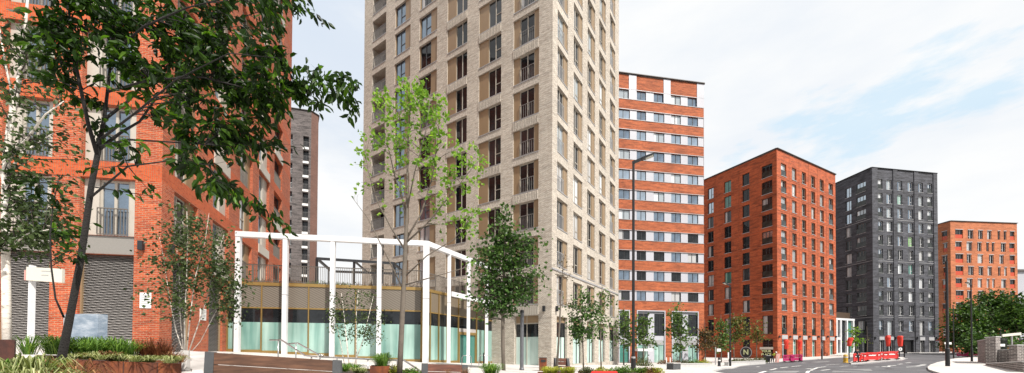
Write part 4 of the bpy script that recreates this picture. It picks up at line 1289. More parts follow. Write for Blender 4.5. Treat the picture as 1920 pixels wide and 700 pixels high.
def tree(name, label, trunk, clumps, lf, bark, leaf_size=(.1, .05), group=None, seed=1, limbs=(), twig=.012, hang=.3, hexa=False, spread=.12, start=.35, low=.35, cat='tree', sides=8, thin=1.0, tip=0):
    """trunk / limbs: lists of (point, radius); clumps: (centre, (rx, ry, rz), twigs, leaves per twig)"""
    rnd = random.Random(seed)
    base = trunk[0][0]
    t = thing(name, label, cat, base, group)
    tb = LB(); tb.tube([p for p, r in trunk], [r for p, r in trunk], sides)
    samp = []
    def sample(path, lo):
        for (p, r), (q, s) in zip(path[:-1], path[1:]):
            for i in range(6):
                f = i/6; samp.append((p.lerp(q, f), r+(s-r)*f))
    k0 = max(0, int(len(trunk)*low) - 1)
    sample(trunk[k0:], 0)
    for lb in limbs:
        tb.tube([p for p, r in lb], [r for p, r in lb], max(5, sides-2)); sample(lb[len(lb)//4:], 0)
    cb = LB(); cb.tint = []
    for c, rad, ntw, nl in clumps:
        ct = rnd.uniform(-.12, .12)
        for i in range(ntw):
            while True:
                q = Vector((rnd.uniform(-1, 1), rnd.uniform(-1, 1), rnd.uniform(-1, 1)))
                if .25 < q.length < 1: break
            q = q.normalized()*(q.length**.6)
            e = c + Vector((q.x*rad[0], q.y*rad[1], q.z*rad[2]))
            best = min(samp, key=lambda s: (s[0]-e).length + max(0, s[0].z - e.z + .1)*1.6 + rnd.uniform(0, .25)*(rad[0]))
            a = best[0]; L = (e-a).length
            m = a.lerp(e, .5) + Vector((rnd.gauss(0, .08), rnd.gauss(0, .08), rnd.gauss(.06, .08)))*L
            path = bez(a, m, e, 5)
            r0 = min(best[1]*.7, twig*(1+L*.35))
            tb.tube(path, [r0*(1-.75*k/5) for k in range(6)], 4, 1, cap=False)
            dv = (e-m).normalized()
            for k in range(nl):
                f = start + (1-start)*rnd.random()**.8
                x = f*5; i0 = min(4, int(x)); p = path[i0].lerp(path[i0+1], x-i0)
                sp = spread*(.4+.8*f)
                p = p + Vector((rnd.gauss(0, sp), rnd.gauss(0, sp), rnd.gauss(0, sp*.8)))
                d = dv*.5 + Vector((rnd.gauss(0, .6), rnd.gauss(0, .6), rnd.gauss(0, .5)-hang))
                sc = rnd.uniform(.65, 1.2)
                leaf(cb, p, d, leaf_size[0]*sc, leaf_size[1]*sc, rnd, min(1, max(0, rnd.betavariate(2, 2.6)+ct)), hexa)
    tb.build('trunk', [M[bark], M['bark' if bark == 'birch' else bark]], t, smooth=True, auto_uv=False)
    cb.build('crown', M[lf], t, auto_uv=False)
    return t

def blades(mb, p, n, h, spread, w, rnd, droop=.5, upright=.4):
    for i in range(n):
        a = rnd.uniform(0, 2*PI); o = Vector((math.cos(a), math.sin(a), 0))
        b = p + o*rnd.uniform(0, spread*.35); hh = h*rnd.uniform(.55, 1.1); out = spread*rnd.uniform(.15, 1.0)
        s = Vector((-o.y, o.x, 0))*w*.5
        pts = [b, b + o*out*.35 + Vector((0, 0, hh*.62)), b + o*out*.75 + Vector((0, 0, hh*(1-droop*.18))), b + o*out*1.15 + Vector((0, 0, hh*(1-droop*.62)))]
        tn = min(1, max(0, rnd.betavariate(2, 2)))
        n0 = len(mb.v); ws = (1, 1, .7, .08)
        for q, k in zip(pts, ws): mb.v += [tuple(q - s*k), tuple(q + s*k)]
        for j in range(3): mb.f.append((n0+2*j, n0+2*j+1, n0+2*j+3, n0+2*j+2)); mb.m.append(0); mb.tint.append(tn)

def tuft(label, p, h, spread, n, lf='gr_green', w=.012, droop=.5, cat='grass clump', name='grass_clump', group=None, seed=0, k=1, box=None, kind=None):
    """one clump of grass-like blades; k plants scattered in an oval box (rx, ry)"""
    rnd = random.Random(seed or hash(label) % 9999 if False else seed)
    mb = LB(); mb.tint = []
    for i in range(k):
        q = Vector(p)
        if box:
            q = q + Vector((rnd.uniform(-1, 1)*box[0], rnd.uniform(-1, 1)*box[1], 0))
        blades(mb, q, max(3, n//k), h*rnd.uniform(.8, 1.15), spread, w, rnd, droop)
    t = thing(name, label, cat, p, group)
    mb.build('leaves', M[lf], t, auto_uv=False)
    return t

def shrub(label, p, rad, n, ls, lf, cat='shrub', name='shrub', seed=0, group=None, stems=8, bark='bark'):
    rnd = random.Random(seed)
    t = thing(name, label, cat, p, group); p = Vector(p)
    sb = LB(); cb = LB(); cb.tint = []
    tips = []
    for i in range(stems):
        a = rnd.uniform(0, 2*PI); r = rnd.uniform(.2, .9)
        e = p + Vector((math.cos(a)*rad[0]*r, math.sin(a)*rad[1]*r, rad[2]*rnd.uniform(.9, 1.7)))
        b = p + Vector((math.cos(a)*rad[0]*r*.5, math.sin(a)*rad[1]*r*.5, -.03))
        sb.tube(bez(b, b.lerp(e, .5)+Vector((0, 0, rad[2]*.2)), e, 3), [.012, .009, .006, .004], 4, cap=False)
    for i in range(n):
        q = Vector((rnd.gauss(0, 1), rnd.gauss(0, 1), rnd.gauss(0, 1))).normalized()*rnd.random()**.45
        q.z = abs(q.z)*1.0
        bump = 1 + .25*math.sin(q.x*5+seed) * math.cos(q.y*4+seed*2)
        pos = p + Vector((q.x*rad[0], q.y*rad[1], q.z*rad[2]*1.7*bump))
        leaf(cb, pos, Vector((q.x+rnd.gauss(0, .5), q.y+rnd.gauss(0, .5), rnd.gauss(.2, .6))), ls*rnd.uniform(.7, 1.3), ls*.5, rnd, min(1, max(0, rnd.betavariate(2, 2.4))))
    sb.build('stems', M[bark], t, auto_uv=False); cb.build('leaves', M[lf], t, auto_uv=False)
    return t

def px_r(px, Y): return px*Y/F_PX
def clump(px, py, Y, rx, ry, ntw, nl, dz=0.0, ry_depth=None):
    """clump from a photo ellipse (radii in photo pixels) at depth Y"""
    c = P(px, py, Y + dz); a = px_r(rx, Y); b = px_r(ry, Y)
    return (c, (a, ry_depth if ry_depth else min(a, b)*.9, b), ntw, nl)
def path(pts, Y=None):
    return [(P(q[0], q[1], q[3] if len(q) > 3 else Y), q[2]) for q in pts]

# --- big dark tree in the foreground
fd = 3.5
def thinner(p, k): return [(q, r*k) for q, r in p]
trunk = path([(104, 740, .088), (118, 660, .080), (134, 580, .070), (149, 500, .064), (160, 430, .060), (171, 350, .056), (184, 285, .052), (196, 220, .034), (204, 150, .028), (212, 60, .022), (220, -60, .016), (226, -180, .010)], fd)
limbs = [path([(183, 292, .034, fd), (166, 235, .028, fd-.1), (152, 170, .024, fd-.2), (138, 100, .020, fd-.25), (128, 10, .014, fd-.3), (120, -90, .008, fd-.3)]),
         path([(186, 280, .030, fd), (225, 250, .022, fd+.1), (262, 228, .018, fd+.15), (290, 188, .015, fd+.2), (330, 178, .012, fd+.3), (365, 187, .010, fd+.3)]),
         path([(186, 276, .026, fd), (240, 262, .016, fd-.15), (310, 266, .011, fd-.3), (400, 272, .007, fd-.4)]),
         path([(195, 225, .026, fd), (240, 190, .020, fd+.1), (285, 140, .016, fd+.2), (345, 90, .013, fd+.2), (430, 40, .009, fd+.3), (540, 5, .005, fd+.3)]),
         path([(204, 172, .020, fd), (280, 150, .015, fd-.2), (380, 145, .012, fd-.3), (470, 168, .009, fd-.3), (560, 176, .007, fd-.2), (672, 170, .004, fd-.2)]),
         path([(210, 100, .018, fd), (270, 50, .014, fd-.3), (350, 15, .010, fd-.5), (450, -10, .006, fd-.5)]),
         path([(188, 262, .020, fd), (250, 215, .014, fd-.3), (330, 150, .010, fd-.5), (430, 100, .007, fd-.6), (530, 110, .004, fd-.6)]),
         path([(120, 596, .016, fd), (104, 560, .013, fd-.05), (96, 500, .012, fd-.05), (94, 440, .010, fd-.05), (100, 380, .008, fd), (112, 330, .005, fd)]),
         path([(168, 372, .018, fd), (240, 312, .012, fd-.3), (330, 300, .008, fd-.5), (390, 310, .005, fd-.6), (412, 345, .003, fd-.6)])]
cl = []
for (x, y, rx, ry, nt_, nl, dz) in [
    (150, 30, 90, 50, 16, 19, -.2), (250, 10, 90, 40, 16, 19, 0), (360, 30, 80, 45, 15, 19, .1), (455, 25, 70, 40, 12, 18, .1), (545, 22, 60, 32, 10, 15, .2), (595, 10, 25, 18, 3, 12, .2),
    (120, 95, 60, 45, 9, 17, -.2), (200, 95, 60, 40, 10, 18, -.3), (290, 95, 70, 45, 14, 19, .1), (375, 95, 65, 40, 14, 19, 0), (450, 100, 60, 40, 12, 18, -.2), (525, 125, 50, 32, 9, 18, -.3),
    (575, 150, 45, 26, 8, 17, -.3), (635, 172, 42, 22, 8, 16, -.3), (400, 160, 60, 35, 12, 18, -.2), (465, 185, 50, 32, 10, 18, -.2), (530, 190, 45, 28, 8, 18, -.2), (335, 160, 40, 25, 6, 16, -.2), (435, 225, 50, 32, 9, 18, -.2),
    (385, 245, 40, 32, 8, 18, -.3), (500, 230, 30, 26, 5, 15, -.2), (538, 268, 20, 20, 3, 13, -.2), (497, 412, 20, 26, 4, 15, -.3), (390, 315, 36, 38, 7, 18, -.4), (408, 350, 22, 24, 4, 15, -.5), (345, 300, 30, 16, 3, 12, -.4), (232, 348, 20, 18, 3, 8, -.2), (150, 205, 35, 25, 3, 10, -.2),
    (95, 150, 40, 30, 5, 15, -.3), (300, 215, 40, 22, 4, 13, 0), (265, 275, 32, 18, 3, 10, -.2), (110, 410, 22, 35, 4, 10, -.05), (100, 345, 35, 24, 4, 12, 0), (480, 285, 18, 14, 1, 9, -.2), (185, 470, 14, 22, 2, 7, 0)]:
    cl.append(clump(x, y, fd + dz, rx, ry, max(1, round(nt_*(1.0 if x > 460 else 1.45 if x < 270 and y < 130 else 1.05 if y < 140 else 1.0))), round(nl*1.15), 0, .32))
trunk = thinner(trunk, .39); limbs = [thinner(l, .55) for l in limbs]
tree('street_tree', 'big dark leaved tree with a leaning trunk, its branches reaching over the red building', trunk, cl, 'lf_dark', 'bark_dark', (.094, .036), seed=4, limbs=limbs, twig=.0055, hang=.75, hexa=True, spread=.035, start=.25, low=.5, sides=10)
# hanging spray at the far right end of the same tree grows on its own long branch
# --- tall white birch behind it at the left edge
bd = 6.0
trunk = path([(14, 700, .10), (12, 560, .095), (10, 420, .09), (12, 300, .085), (20, 230, .075), (34, 160, .06), (44, 90, .045), (52, 0, .03), (58, -90, .02)], bd)
limbs = [path([(14, 300, .05, bd), (50, 262, .035, bd-.1), (85, 215, .02, bd-.2), (120, 190, .012, bd-.2)]), path([(10, 330, .04, bd), (45, 285, .026, bd+.2), (100, 250, .016, bd+.2)]), path([(12, 360, .03, bd), (-10, 290, .02, bd), (-30, 200, .012, bd)]),
         path([(28, 200, .035, bd), (10, 120, .022, bd), (-5, 30, .012, bd)]), path([(11, 470, .03, bd), (50, 440, .02, bd-.3), (95, 430, .01, bd-.4)])]
cl = []
for (x, y, rx, ry, nt_, nl) in [(25, 60, 60, 55, 12, 26), (90, 110, 50, 45, 9, 24), (20, 150, 45, 40, 9, 24), (75, 200, 55, 40, 9, 24), (15, 245, 40, 30, 6, 22), (100, 270, 50, 30, 8, 22), (45, 310, 50, 28, 7, 22), (110, 330, 32, 28, 5, 20),
                                (25, 390, 50, 40, 14, 26), (85, 400, 45, 42, 13, 26), (40, 450, 60, 30, 15, 28), (100, 450, 42, 30, 11, 26), (120, 395, 20, 26, 4, 18)]:
    cl.append(clump(x, y, bd, rx, ry, nt_, nl, 0, .55))
tree('birch_tree', 'white barked birch with small leaves at the very left before cream framed windows', thinner(trunk, .55), cl, 'lf_birch', 'birch', (.085, .058), seed=8, limbs=[thinner(l, .55) for l in limbs], twig=.010, hang=.45, spread=.10, start=.25, low=.4)
# --- multi stem birch behind the grey bench
md = 9.2
B0 = P(347, 662, md)
stems = [[(347, 668, .045), (346, 600, .036), (350, 520, .026), (352, 440, .016), (350, 390, .008)], [(349, 668, .04), (357, 590, .032), (366, 520, .022), (384, 455, .012), (392, 400, .006)], [(346, 668, .035), (330, 620, .026), (318, 560, .018), (306, 480, .010), (298, 440, .005)],
         [(351, 668, .035), (368, 620, .028), (388, 560, .02), (402, 500, .012), (420, 440, .006)], [(352, 668, .03), (376, 640, .022), (402, 590, .014), (430, 540, .008)], [(345, 668, .03), (338, 600, .022), (336, 520, .014), (330, 450, .008)]]
cl = []
for (x, y, rx, ry, nt_, nl) in [(345, 410, 22, 26, 7, 22), (380, 430, 30, 26, 8, 24), (330, 450, 30, 26, 8, 22), (405, 470, 32, 28, 9, 24), (300, 490, 26, 24, 6, 20), (350, 490, 40, 28, 11, 24), (430, 500, 26, 22, 7, 22), (395, 525, 40, 26, 11, 24), (345, 545, 34, 24, 8, 22), (290, 545, 24, 20, 4, 18),
                                (440, 545, 24, 22, 6, 22), (415, 575, 34, 22, 8, 22), (370, 590, 24, 18, 3, 18), (456, 570, 14, 14, 2, 14), (300, 590, 18, 14, 2, 14), (432, 605, 16, 12, 2, 12)]:
    cl.append(clump(x, y, md, rx, ry, round(nt_*1.4), round(nl*1.2), 0, .6))
tree('birch_tree', 'multi stemmed birch with pale slender stems growing behind the pale bench', thinner(path(stems[0], md), .42), cl, 'lf_birch', 'birch', (.088, .062), seed=12, limbs=[path([(a, b, c*.42, md+.08*i) for a, b, c in s]) for i, s in enumerate(stems[1:])], twig=.009, hang=.45, spread=.13, start=.3, low=.5)
# --- young tree with fresh lime leaves in front of the pavilion
yd = 8.6
trunk = path([(749, 705, .064), (752, 640, .060), (756, 560, .056), (760, 470, .05), (763, 400, .036), (764, 330, .026), (766, 260, .016), (770, 190, .009), (772, 160, .005)], yd)
limbs = [path([(760, 470, .026, yd), (735, 430, .02, yd-.1), (708, 380, .014, yd-.2), (690, 320, .009, yd-.2), (684, 270, .006, yd-.2)]), path([(761, 450, .026, yd), (790, 400, .02, yd+.2), (812, 330, .014, yd+.3), (822, 250, .009, yd+.3), (824, 190, .005, yd+.3)]),
         path([(762, 455, .024, yd), (800, 420, .016, yd-.2), (850, 360, .011, yd-.3), (890, 310, .007, yd-.3), (908, 290, .004, yd-.3)]), path([(758, 520, .02, yd), (800, 480, .014, yd), (850, 450, .010, yd), (890, 400, .006, yd)]), path([(763, 400, .02, yd), (740, 330, .014, yd+.2), (722, 250, .009, yd+.3), (720, 190, .005, yd+.3)]),
         path([(757, 545, .02, yd), (720, 470, .014, yd-.3), (690, 410, .009, yd-.3), (660, 370, .004, yd-.3)]), path([(763, 395, .02, yd), (778, 320, .014, yd-.2), (800, 240, .009, yd-.3), (808, 170, .005, yd-.3)]), path([(758, 535, .016, yd), (810, 520, .012, yd-.2), (880, 500, .006, yd-.3)]), path([(762, 420, .018, yd), (748, 330, .012, yd), (750, 230, .008, yd), (742, 175, .004, yd)])]
cl = []
for (x, y, rx, ry, nt_, nl) in [(772, 175, 26, 24, 7, 15), (745, 195, 24, 26, 6, 14), (806, 178, 22, 22, 6, 15), (826, 220, 20, 26, 6, 14), (790, 225, 28, 24, 7, 14), (715, 200, 18, 22, 4, 12), (735, 245, 24, 24, 5, 12), (765, 265, 26, 24, 5, 12), (812, 275, 26, 24, 6, 13), (700, 255, 20, 22, 4, 11),
                                (690, 300, 16, 20, 3, 10), (740, 310, 26, 20, 4, 10), (790, 320, 26, 22, 4, 11), (830, 325, 22, 20, 4, 11), (860, 330, 20, 20, 4, 11), (900, 290, 20, 12, 4, 12), (865, 285, 18, 14, 3, 10), (882, 345, 16, 16, 3, 10), (845, 395, 26, 18, 4, 11), (880, 410, 20, 16, 4, 11), (870, 435, 18, 12, 2, 10), (820, 385, 18, 14, 2, 9), (690, 350, 12, 14, 1, 8), (900, 385, 12, 14, 2, 8), (755, 360, 20, 14, 2, 8), (880, 495, 14, 10, 1, 8), (665, 300, 8, 10, 1, 5)]:
    cl.append(clump(x, y, yd, rx, ry, round(nt_*1.25), nl, 0, .5))
cl += [clump(760, 290, yd, 80, 110, 34, 3, 0, .8), clump(850, 380, yd, 60, 70, 14, 3, 0, .6), clump(700, 360, yd, 34, 60, 10, 2, 0, .5)]
tree('young_tree', 'young sparse tree with fresh lime green leaves in front of the white colonnade', trunk, cl, 'lf_lime', 'bark_grey', (.105, .085), seed=22, limbs=limbs, twig=.009, hang=.15, spread=.07, start=.6, low=.5)
# --- small birch clump by the pavilion glass
pd = 14.0
stems = [[(655, 690, .05), (650, 640, .035), (645, 590, .02), (640, 550, .01)], [(668, 690, .05), (668, 640, .035), (668, 590, .022), (672, 545, .01)], [(662, 690, .04), (680, 640, .03), (692, 590, .02), (700, 556, .01)], [(647, 690, .03), (636, 630, .02), (622, 580, .01)]]
cl = [clump(x, y, pd, rx, ry, a, b, 0, .8) for x, y, rx, ry, a, b in [(645, 560, 20, 16, 5, 20), (680, 560, 22, 16, 6, 22), (625, 590, 20, 16, 6, 22), (660, 590, 26, 18, 9, 24), (700, 590, 22, 18, 7, 22), (640, 620, 26, 14, 7, 22), (680, 618, 28, 14, 9, 24), (705, 625, 18, 14, 5, 20), (612, 610, 10, 14, 2, 16), (660, 545, 14, 10, 2, 14)]]
tree('birch_tree', 'small multi stemmed birch close to the frosted pavilion glass beside the grass planter', thinner(path(stems[0], pd), .55), cl, 'lf_birch', 'birch', (.09, .07), seed=31, limbs=[path([(a, b, c*.55, pd+.1*i) for a, b, c in s]) for i, s in enumerate(stems[1:])], twig=.01, hang=.4, spread=.14, start=.25)
# --- round crowned dark green tree
rd = 19.0
trunk = path([(945, 720, .115), (943, 650, .105), (943, 600, .10), (944, 540, .08), (946, 480, .055), (948, 420, .03), (950, 385, .012)], rd)
cl = [clump(x, y, rd, rx, ry, a, b, 0, None) for x, y, rx, ry, a, b in [(948, 398, 12, 20, 6, 26), (938, 430, 26, 24, 10, 30), (970, 448, 26, 24, 10, 30), (915, 462, 32, 28, 14, 32), (955, 470, 40, 30, 18, 34), (998, 472, 24, 26, 9, 30), (900, 505, 34, 30, 15, 34), (945, 515, 46, 34, 22, 36), (990, 515, 34, 30, 15, 34),
                                                                  (905, 550, 38, 24, 15, 34), (950, 560, 46, 26, 20, 36), (985, 548, 30, 22, 10, 32), (1015, 450, 10, 16, 3, 20), (880, 562, 18, 12, 4, 22), (930, 588, 26, 16, 6, 26), (1012, 550, 22, 8, 3, 22), (893, 592, 10, 10, 2, 16), (930, 400, 6, 8, 1, 10)]]
cl = [(c, r_, n_, round(k_*.68)) for c, r_, n_, k_ in cl]
tree('maple_tree', 'round crowned dark green tree on a clear stem before the cream tower', trunk, cl, 'lf_maple', 'bark_grey', (.20, .16), seed=41, twig=.018, hang=.35, spread=.20, start=.3, low=.4)
# --- slender saplings and small street trees along the tower and beyond
def small_tree(label, px, Y, top, base, r, clumps, lf, seed, name='street_tree', bark='bark_grey', lean=0, leafs=(.16, .12), spread=.2, group=None, sub=1.0):
    b = GD(px, Y, .08); z1 = P(px, top, Y).z
    n = 5; tr = []
    for i in range(n+1):
        f = i/n; tr.append((Vector((b.x + lean*px_r(1, Y)*f + .04*math.sin(seed+i), b.y, b.z + (z1-b.z)*f)), r*(1-.8*f)))
    cl = [clump(x, y, Y, rx*1.08, ry*1.08, max(2, int(a*sub)), max(3, round(nl*.75)), 0, None) for x, y, rx, ry, a, nl in clumps]
    return tree(name, label, tr, cl, lf, bark, leafs, seed=seed, twig=.012*max(1, Y/25), hang=.3, spread=spread, start=.3, low=.4, group=group, sides=6)
small_tree('leaning young tree with bare reddish twigs in front of the tower corner', 1041, 16, 470, 690, .06, [(1052, 520, 20, 40, 7, 4), (1062, 500, 16, 40, 6, 3), (1070, 560, 10, 20, 3, 3)], 'lf_rust', 51, lean=18, leafs=(.10, .07))
small_tree('broad green young tree on a thin stem before the tower side', 1093, 22, 545, 692, .055, [(1092, 560, 16, 14, 7, 26), (1080, 585, 20, 18, 10, 28), (1108, 580, 20, 18, 10, 28), (1092, 605, 32, 18, 14, 30), (1075, 622, 20, 14, 7, 26), (1112, 615, 18, 14, 7, 26), (1095, 630, 22, 10, 5, 22)], 'lf_maple', 52, leafs=(.17, .14))
small_tree('light green slim young tree at the far end of the tower side', 1127, 25, 535, 692, .055, [(1130, 548, 14, 10, 4, 18), (1140, 565, 16, 14, 5, 20), (1126, 580, 14, 14, 5, 18), (1142, 596, 16, 14, 5, 20), (1130, 615, 14, 14, 4, 18), (1148, 620, 10, 14, 3, 16), (1118, 628, 8, 10, 2, 12)], 'lf_mid', 53, leafs=(.18, .14))
small_tree('green tree just left of the tall lamp post, before the banded building', 1170, 40, 575, 688, .08, [(1176, 600, 14, 16, 8, 26), (1170, 622, 16, 16, 9, 26), (1180, 640, 14, 12, 7, 26), (1163, 640, 8, 14, 3, 20)], 'lf_mid', 54, leafs=(.30, .24), spread=.3)
small_tree('green tree just right of the tall lamp post, before the banded building', 1207, 38, 585, 688, .08, [(1203, 600, 12, 12, 6, 24), (1212, 612, 16, 14, 8, 26), (1203, 630, 18, 14, 9, 26), (1220, 640, 14, 8, 4, 22), (1228, 645, 12, 6, 3, 18)], 'lf_mid', 55, leafs=(.30, .24), spread=.3)
small_tree('tall narrow green tree in front of the banded building shopfront', 1275, 46, 566, 684, .09, [(1268, 580, 8, 10, 4, 22), (1266, 600, 12, 14, 7, 26), (1282, 598, 10, 10, 4, 22), (1266, 622, 18, 16, 10, 28), (1284, 630, 14, 14, 7, 26), (1276, 648, 18, 10, 7, 26)], 'lf_mid', 56, leafs=(.34, .28), spread=.35)
small_tree('dark bronze tree at the gap left of the orange block', 1322, 54, 600, 682, .09, [(1318, 622, 14, 14, 8, 28), (1332, 635, 14, 14, 8, 28), (1318, 645, 16, 12, 8, 28), (1338, 648, 10, 12, 4, 24)], 'lf_rust', 57, leafs=(.36, .3), spread=.4)
small_tree('green bushy tree near the orange block, next to the bronze one', 1352, 56, 590, 680, .09, [(1360, 605, 10, 12, 5, 26), (1350, 622, 14, 16, 9, 28), (1362, 628, 10, 14, 6, 26), (1346, 645, 12, 12, 7, 28), (1358, 648, 10, 10, 4, 24)], 'lf_mid', 58, leafs=(.36, .3), spread=.4)
small_tree('olive tree on a thin stem in front of the orange block', 1376, 57, 585, 679, .08, [(1378, 602, 12, 12, 7, 26), (1386, 615, 16, 14, 10, 28), (1378, 630, 14, 12, 8, 28), (1394, 628, 10, 12, 5, 24), (1398, 610, 6, 14, 3, 18)], 'lf_olive', 59, leafs=(.36, .3), spread=.4)
small_tree('smaller olive tree right of it, before the large shop window', 1419, 60, 598, 677, .08, [(1420, 612, 8, 10, 5, 24), (1418, 625, 10, 12, 7, 26), (1427, 632, 8, 8, 4, 22)], 'lf_olive', 60, leafs=(.36, .3), spread=.4)
small_tree('small yellow green tree at the lobby between orange and dark blocks', 1605, 71, 610, 668, .09, [(1604, 620, 6, 8, 4, 24), (1607, 633, 8, 10, 6, 26), (1602, 645, 6, 8, 3, 22)], 'lf_lime', 61, leafs=(.4, .34), spread=.4)
small_tree('bare thin sapling before the dark block', 1626, 72, 612, 668, .09, [(1627, 630, 5, 16, 5, 3)], 'lf_olive', 62, leafs=(.3, .25), spread=.3)
def big_tree(label, px, Y, clumps, lf, seed, r=.28, sub=1.0):
    b = GD(px, Y); tp = min(c[1] for c in clumps)
    z1 = P(px, tp+10, Y).z; tr = [(Vector((b.x+.2*math.sin(i+seed), b.y, b.z-.1+(z1-b.z)*i/5)), r*(1-.8*i/5)) for i in range(6)]
    cl = [clump(x, y, Y, rx, ry, int(a*sub), nl, 0, px_r(rx, Y)*.8) for x, y, rx, ry, a, nl in clumps]
    return tree('broadleaf_tree', label, tr, cl, lf, 'bark', (.46, .36), seed=seed, twig=.03, hang=.3, spread=.45, start=.35, low=.3, group=None, sides=7)
big_tree('large round green tree in front of the pale orange block, left of the clump', 1812, 66, [(1826, 578, 26, 22, 16, 40), (1805, 592, 26, 20, 16, 40), (1838, 598, 26, 22, 16, 40), (1800, 620, 24, 20, 14, 40), (1826, 622, 30, 22, 18, 40), (1845, 630, 24, 20, 12, 40), (1808, 640, 24, 12, 8, 36)], 'lf_wood', 71)
big_tree('tallest bright green tree of the clump, rising in the middle before the pale orange block', 1862, 70, [(1866, 556, 22, 16, 14, 40), (1884, 562, 16, 12, 8, 36), (1850, 572, 24, 18, 15, 40), (1880, 578, 24, 20, 15, 40), (1856, 600, 28, 22, 18, 40), (1884, 605, 26, 22, 16, 40), (1868, 628, 32, 18, 16, 40)], 'lf_wood', 72)
big_tree('darker green tree at the right edge of the clump behind the brick wall', 1906, 64, [(1912, 575, 22, 20, 15, 40), (1896, 592, 24, 20, 15, 40), (1922, 598, 26, 24, 16, 40), (1900, 618, 30, 20, 18, 40), (1930, 625, 26, 22, 12, 40)], 'lf_wood', 73)
big_tree('low dark tree shading the pavement between the dark block and the clump', 1790, 74, [(1786, 610, 14, 14, 8, 36), (1796, 628, 18, 16, 10, 38), (1776, 618, 10, 10, 4, 30), (1790, 645, 22, 10, 8, 34)], 'lf_maple', 74, .2)
big_tree('dark underwood tree behind the magenta barriers', 1838, 78, [(1820, 640, 26, 14, 12, 38), (1848, 645, 26, 14, 12, 38), (1870, 640, 24, 14, 10, 38), (1835, 655, 30, 8, 8, 34)], 'lf_maple', 75, .2)

big_tree('added low dark tree filling in shade below the crowns, just left of the brick garden wall', 1838, 60, [(1822, 636, 22, 14, 12, 40), (1846, 640, 22, 14, 12, 40), (1868, 644, 20, 14, 10, 40), (1886, 645, 20, 12, 8, 40), (1830, 652, 26, 8, 9, 36)], 'lf_maple', 76, .2)  # added dark foliage, stands in for the shaded hollow under the crowns

# --- terrace planting
for i, (a, b, n) in enumerate(((455, 560, 9), (565, 660, 8), (665, 792, 10))):
    u0, u1 = PB1.u(a, 540), PB1.u(b, 540)
    rnd = random.Random(90+i); mb = LB(); mb.tint = []
    for k in range(n*9):
        q = PB1.at(rnd.uniform(u0, u1), -.45-rnd.random()*.3, ZR+.02); blades(mb, q, 5, .34*rnd.uniform(.6, 1.3), .16, .02, rnd, .4)
    lab = ['low ochre planting along the left of the terrace edge', 'low ochre planting along the middle of the terrace edge', 'low ochre planting along the terrace edge near the corner post'][i]
    t = thing('terrace_planting', lab, 'planting', PB1.at((u0+u1)/2, -.6, ZR)); mb.build('leaves', M[['gr_dry', 'gr_green', 'gr_dry'][i]], t, auto_uv=False)

# ---------------------------------------------------------------- planters, benches, street furniture
def planter(label, pts, ztops, th=.03, mat='corten', cat='planter', zg=None, seams=()):
    """open topped metal box over plan points (ccw or cw), ztops per corner, soil inside"""
    if sum(pts[i][0]*pts[(i+1) % len(pts)][1]-pts[(i+1) % len(pts)][0]*pts[i][1] for i in range(len(pts))) < 0:
        pts = pts[::-1]; ztops = ztops[::-1]
    c = sum((Vector(p) for p in pts), Vector((0, 0)))/len(pts)
    zb = min(ground_z(*p) for p in pts) - .1 if zg is None else zg
    t = thing('planter', label, cat, (c.x, c.y, zb))
    sh = LB(); n = len(pts)
    inn = [Vector(p) + (c-Vector(p)).normalized()*th*1.5 for p in pts]
    for i in range(n):
        j = (i+1) % n
        a, b, ai, bi = pts[i], pts[j], inn[i], inn[j]
        sh.quad((*a, zb), (*b, zb), (*b, ztops[j]), (*a, ztops[i]))
        sh.quad((*a, ztops[i]), (*b, ztops[j]), (bi.x, bi.y, ztops[j]), (ai.x, ai.y, ztops[i]))
        sh.quad((ai.x, ai.y, ztops[i]), (bi.x, bi.y, ztops[j]), (bi.x, bi.y, ztops[j]-.2), (ai.x, ai.y, ztops[i]-.2))
    for (i, f) in seams:
        a, b = Vector(pts[i]), Vector(pts[(i+1) % n]); d = (b-a).normalized(); q = a.lerp(b, f); za = ztops[i]+(ztops[(i+1) % n]-ztops[i])*f
        nn = Vector((d.y, -d.x))*.006
        sh.quad((q.x+nn.x-d.x*.008, q.y+nn.y-d.y*.008, zb), (q.x+nn.x+d.x*.008, q.y+nn.y+d.y*.008, zb), (q.x+nn.x+d.x*.008, q.y+nn.y+d.y*.008, za-.01), (q.x+nn.x-d.x*.008, q.y+nn.y-d.y*.008, za-.01), 1)
    sh.build('box', [M[mat], M['corten_dark']], t)
    sb = LB(); sb.poly([(q.x, q.y, ztops[i]-.05) for i, q in enumerate(inn)]); sb.build('soil', M['soil'], t)
    return t
def pl(px, Y): q = P(px, 655, Y); return (q.x, q.y)
def zat(px, py, Y): return P(px, py, Y).z

planter('dark rusty steel planter box at the bottom left corner of the picture', [pl(-60, 4.6), pl(27, 4.75), pl(30, 5.6), pl(-40, 5.6)], [zat(27, 637, 4.7)]*4, mat='corten_dark')
planter('long rusty corten steel planter full of grasses in front of the grey louvres', [pl(100, 6.0), pl(341, 7.25), pl(341, 8.6), pl(66, 7.6)], [1.30, 1.185, 1.185, 1.33], seams=((0, .22), (0, .5), (0, .78)))
planter('low corten bed of variegated plants round the dark tree at the lower left', [pl(-400, 2.0), pl(330, 2.0), pl(122, 3.9), pl(-60, 3.9)], [1.17, 1.0, 1.17, 1.17])
planter('square rusty planter box holding a round green grass by the handrail', [pl(694, 8.7), pl(731, 8.9), pl(731, 9.4), pl(697, 9.4)], [zat(712, 687, 8.8)]*4)
planter('low planting bed between the long bench and the pale trunked young tree', [pl(636, 8.2), pl(796, 8.5), pl(796, 10.6), pl(636, 10.4)], [.93, .88, .88, .95])
planter('small planting bed with spiky grass right of the reddish bench', [pl(884, 8.6), pl(948, 8.7), pl(946, 9.8), pl(886, 9.8)], [.82]*4)
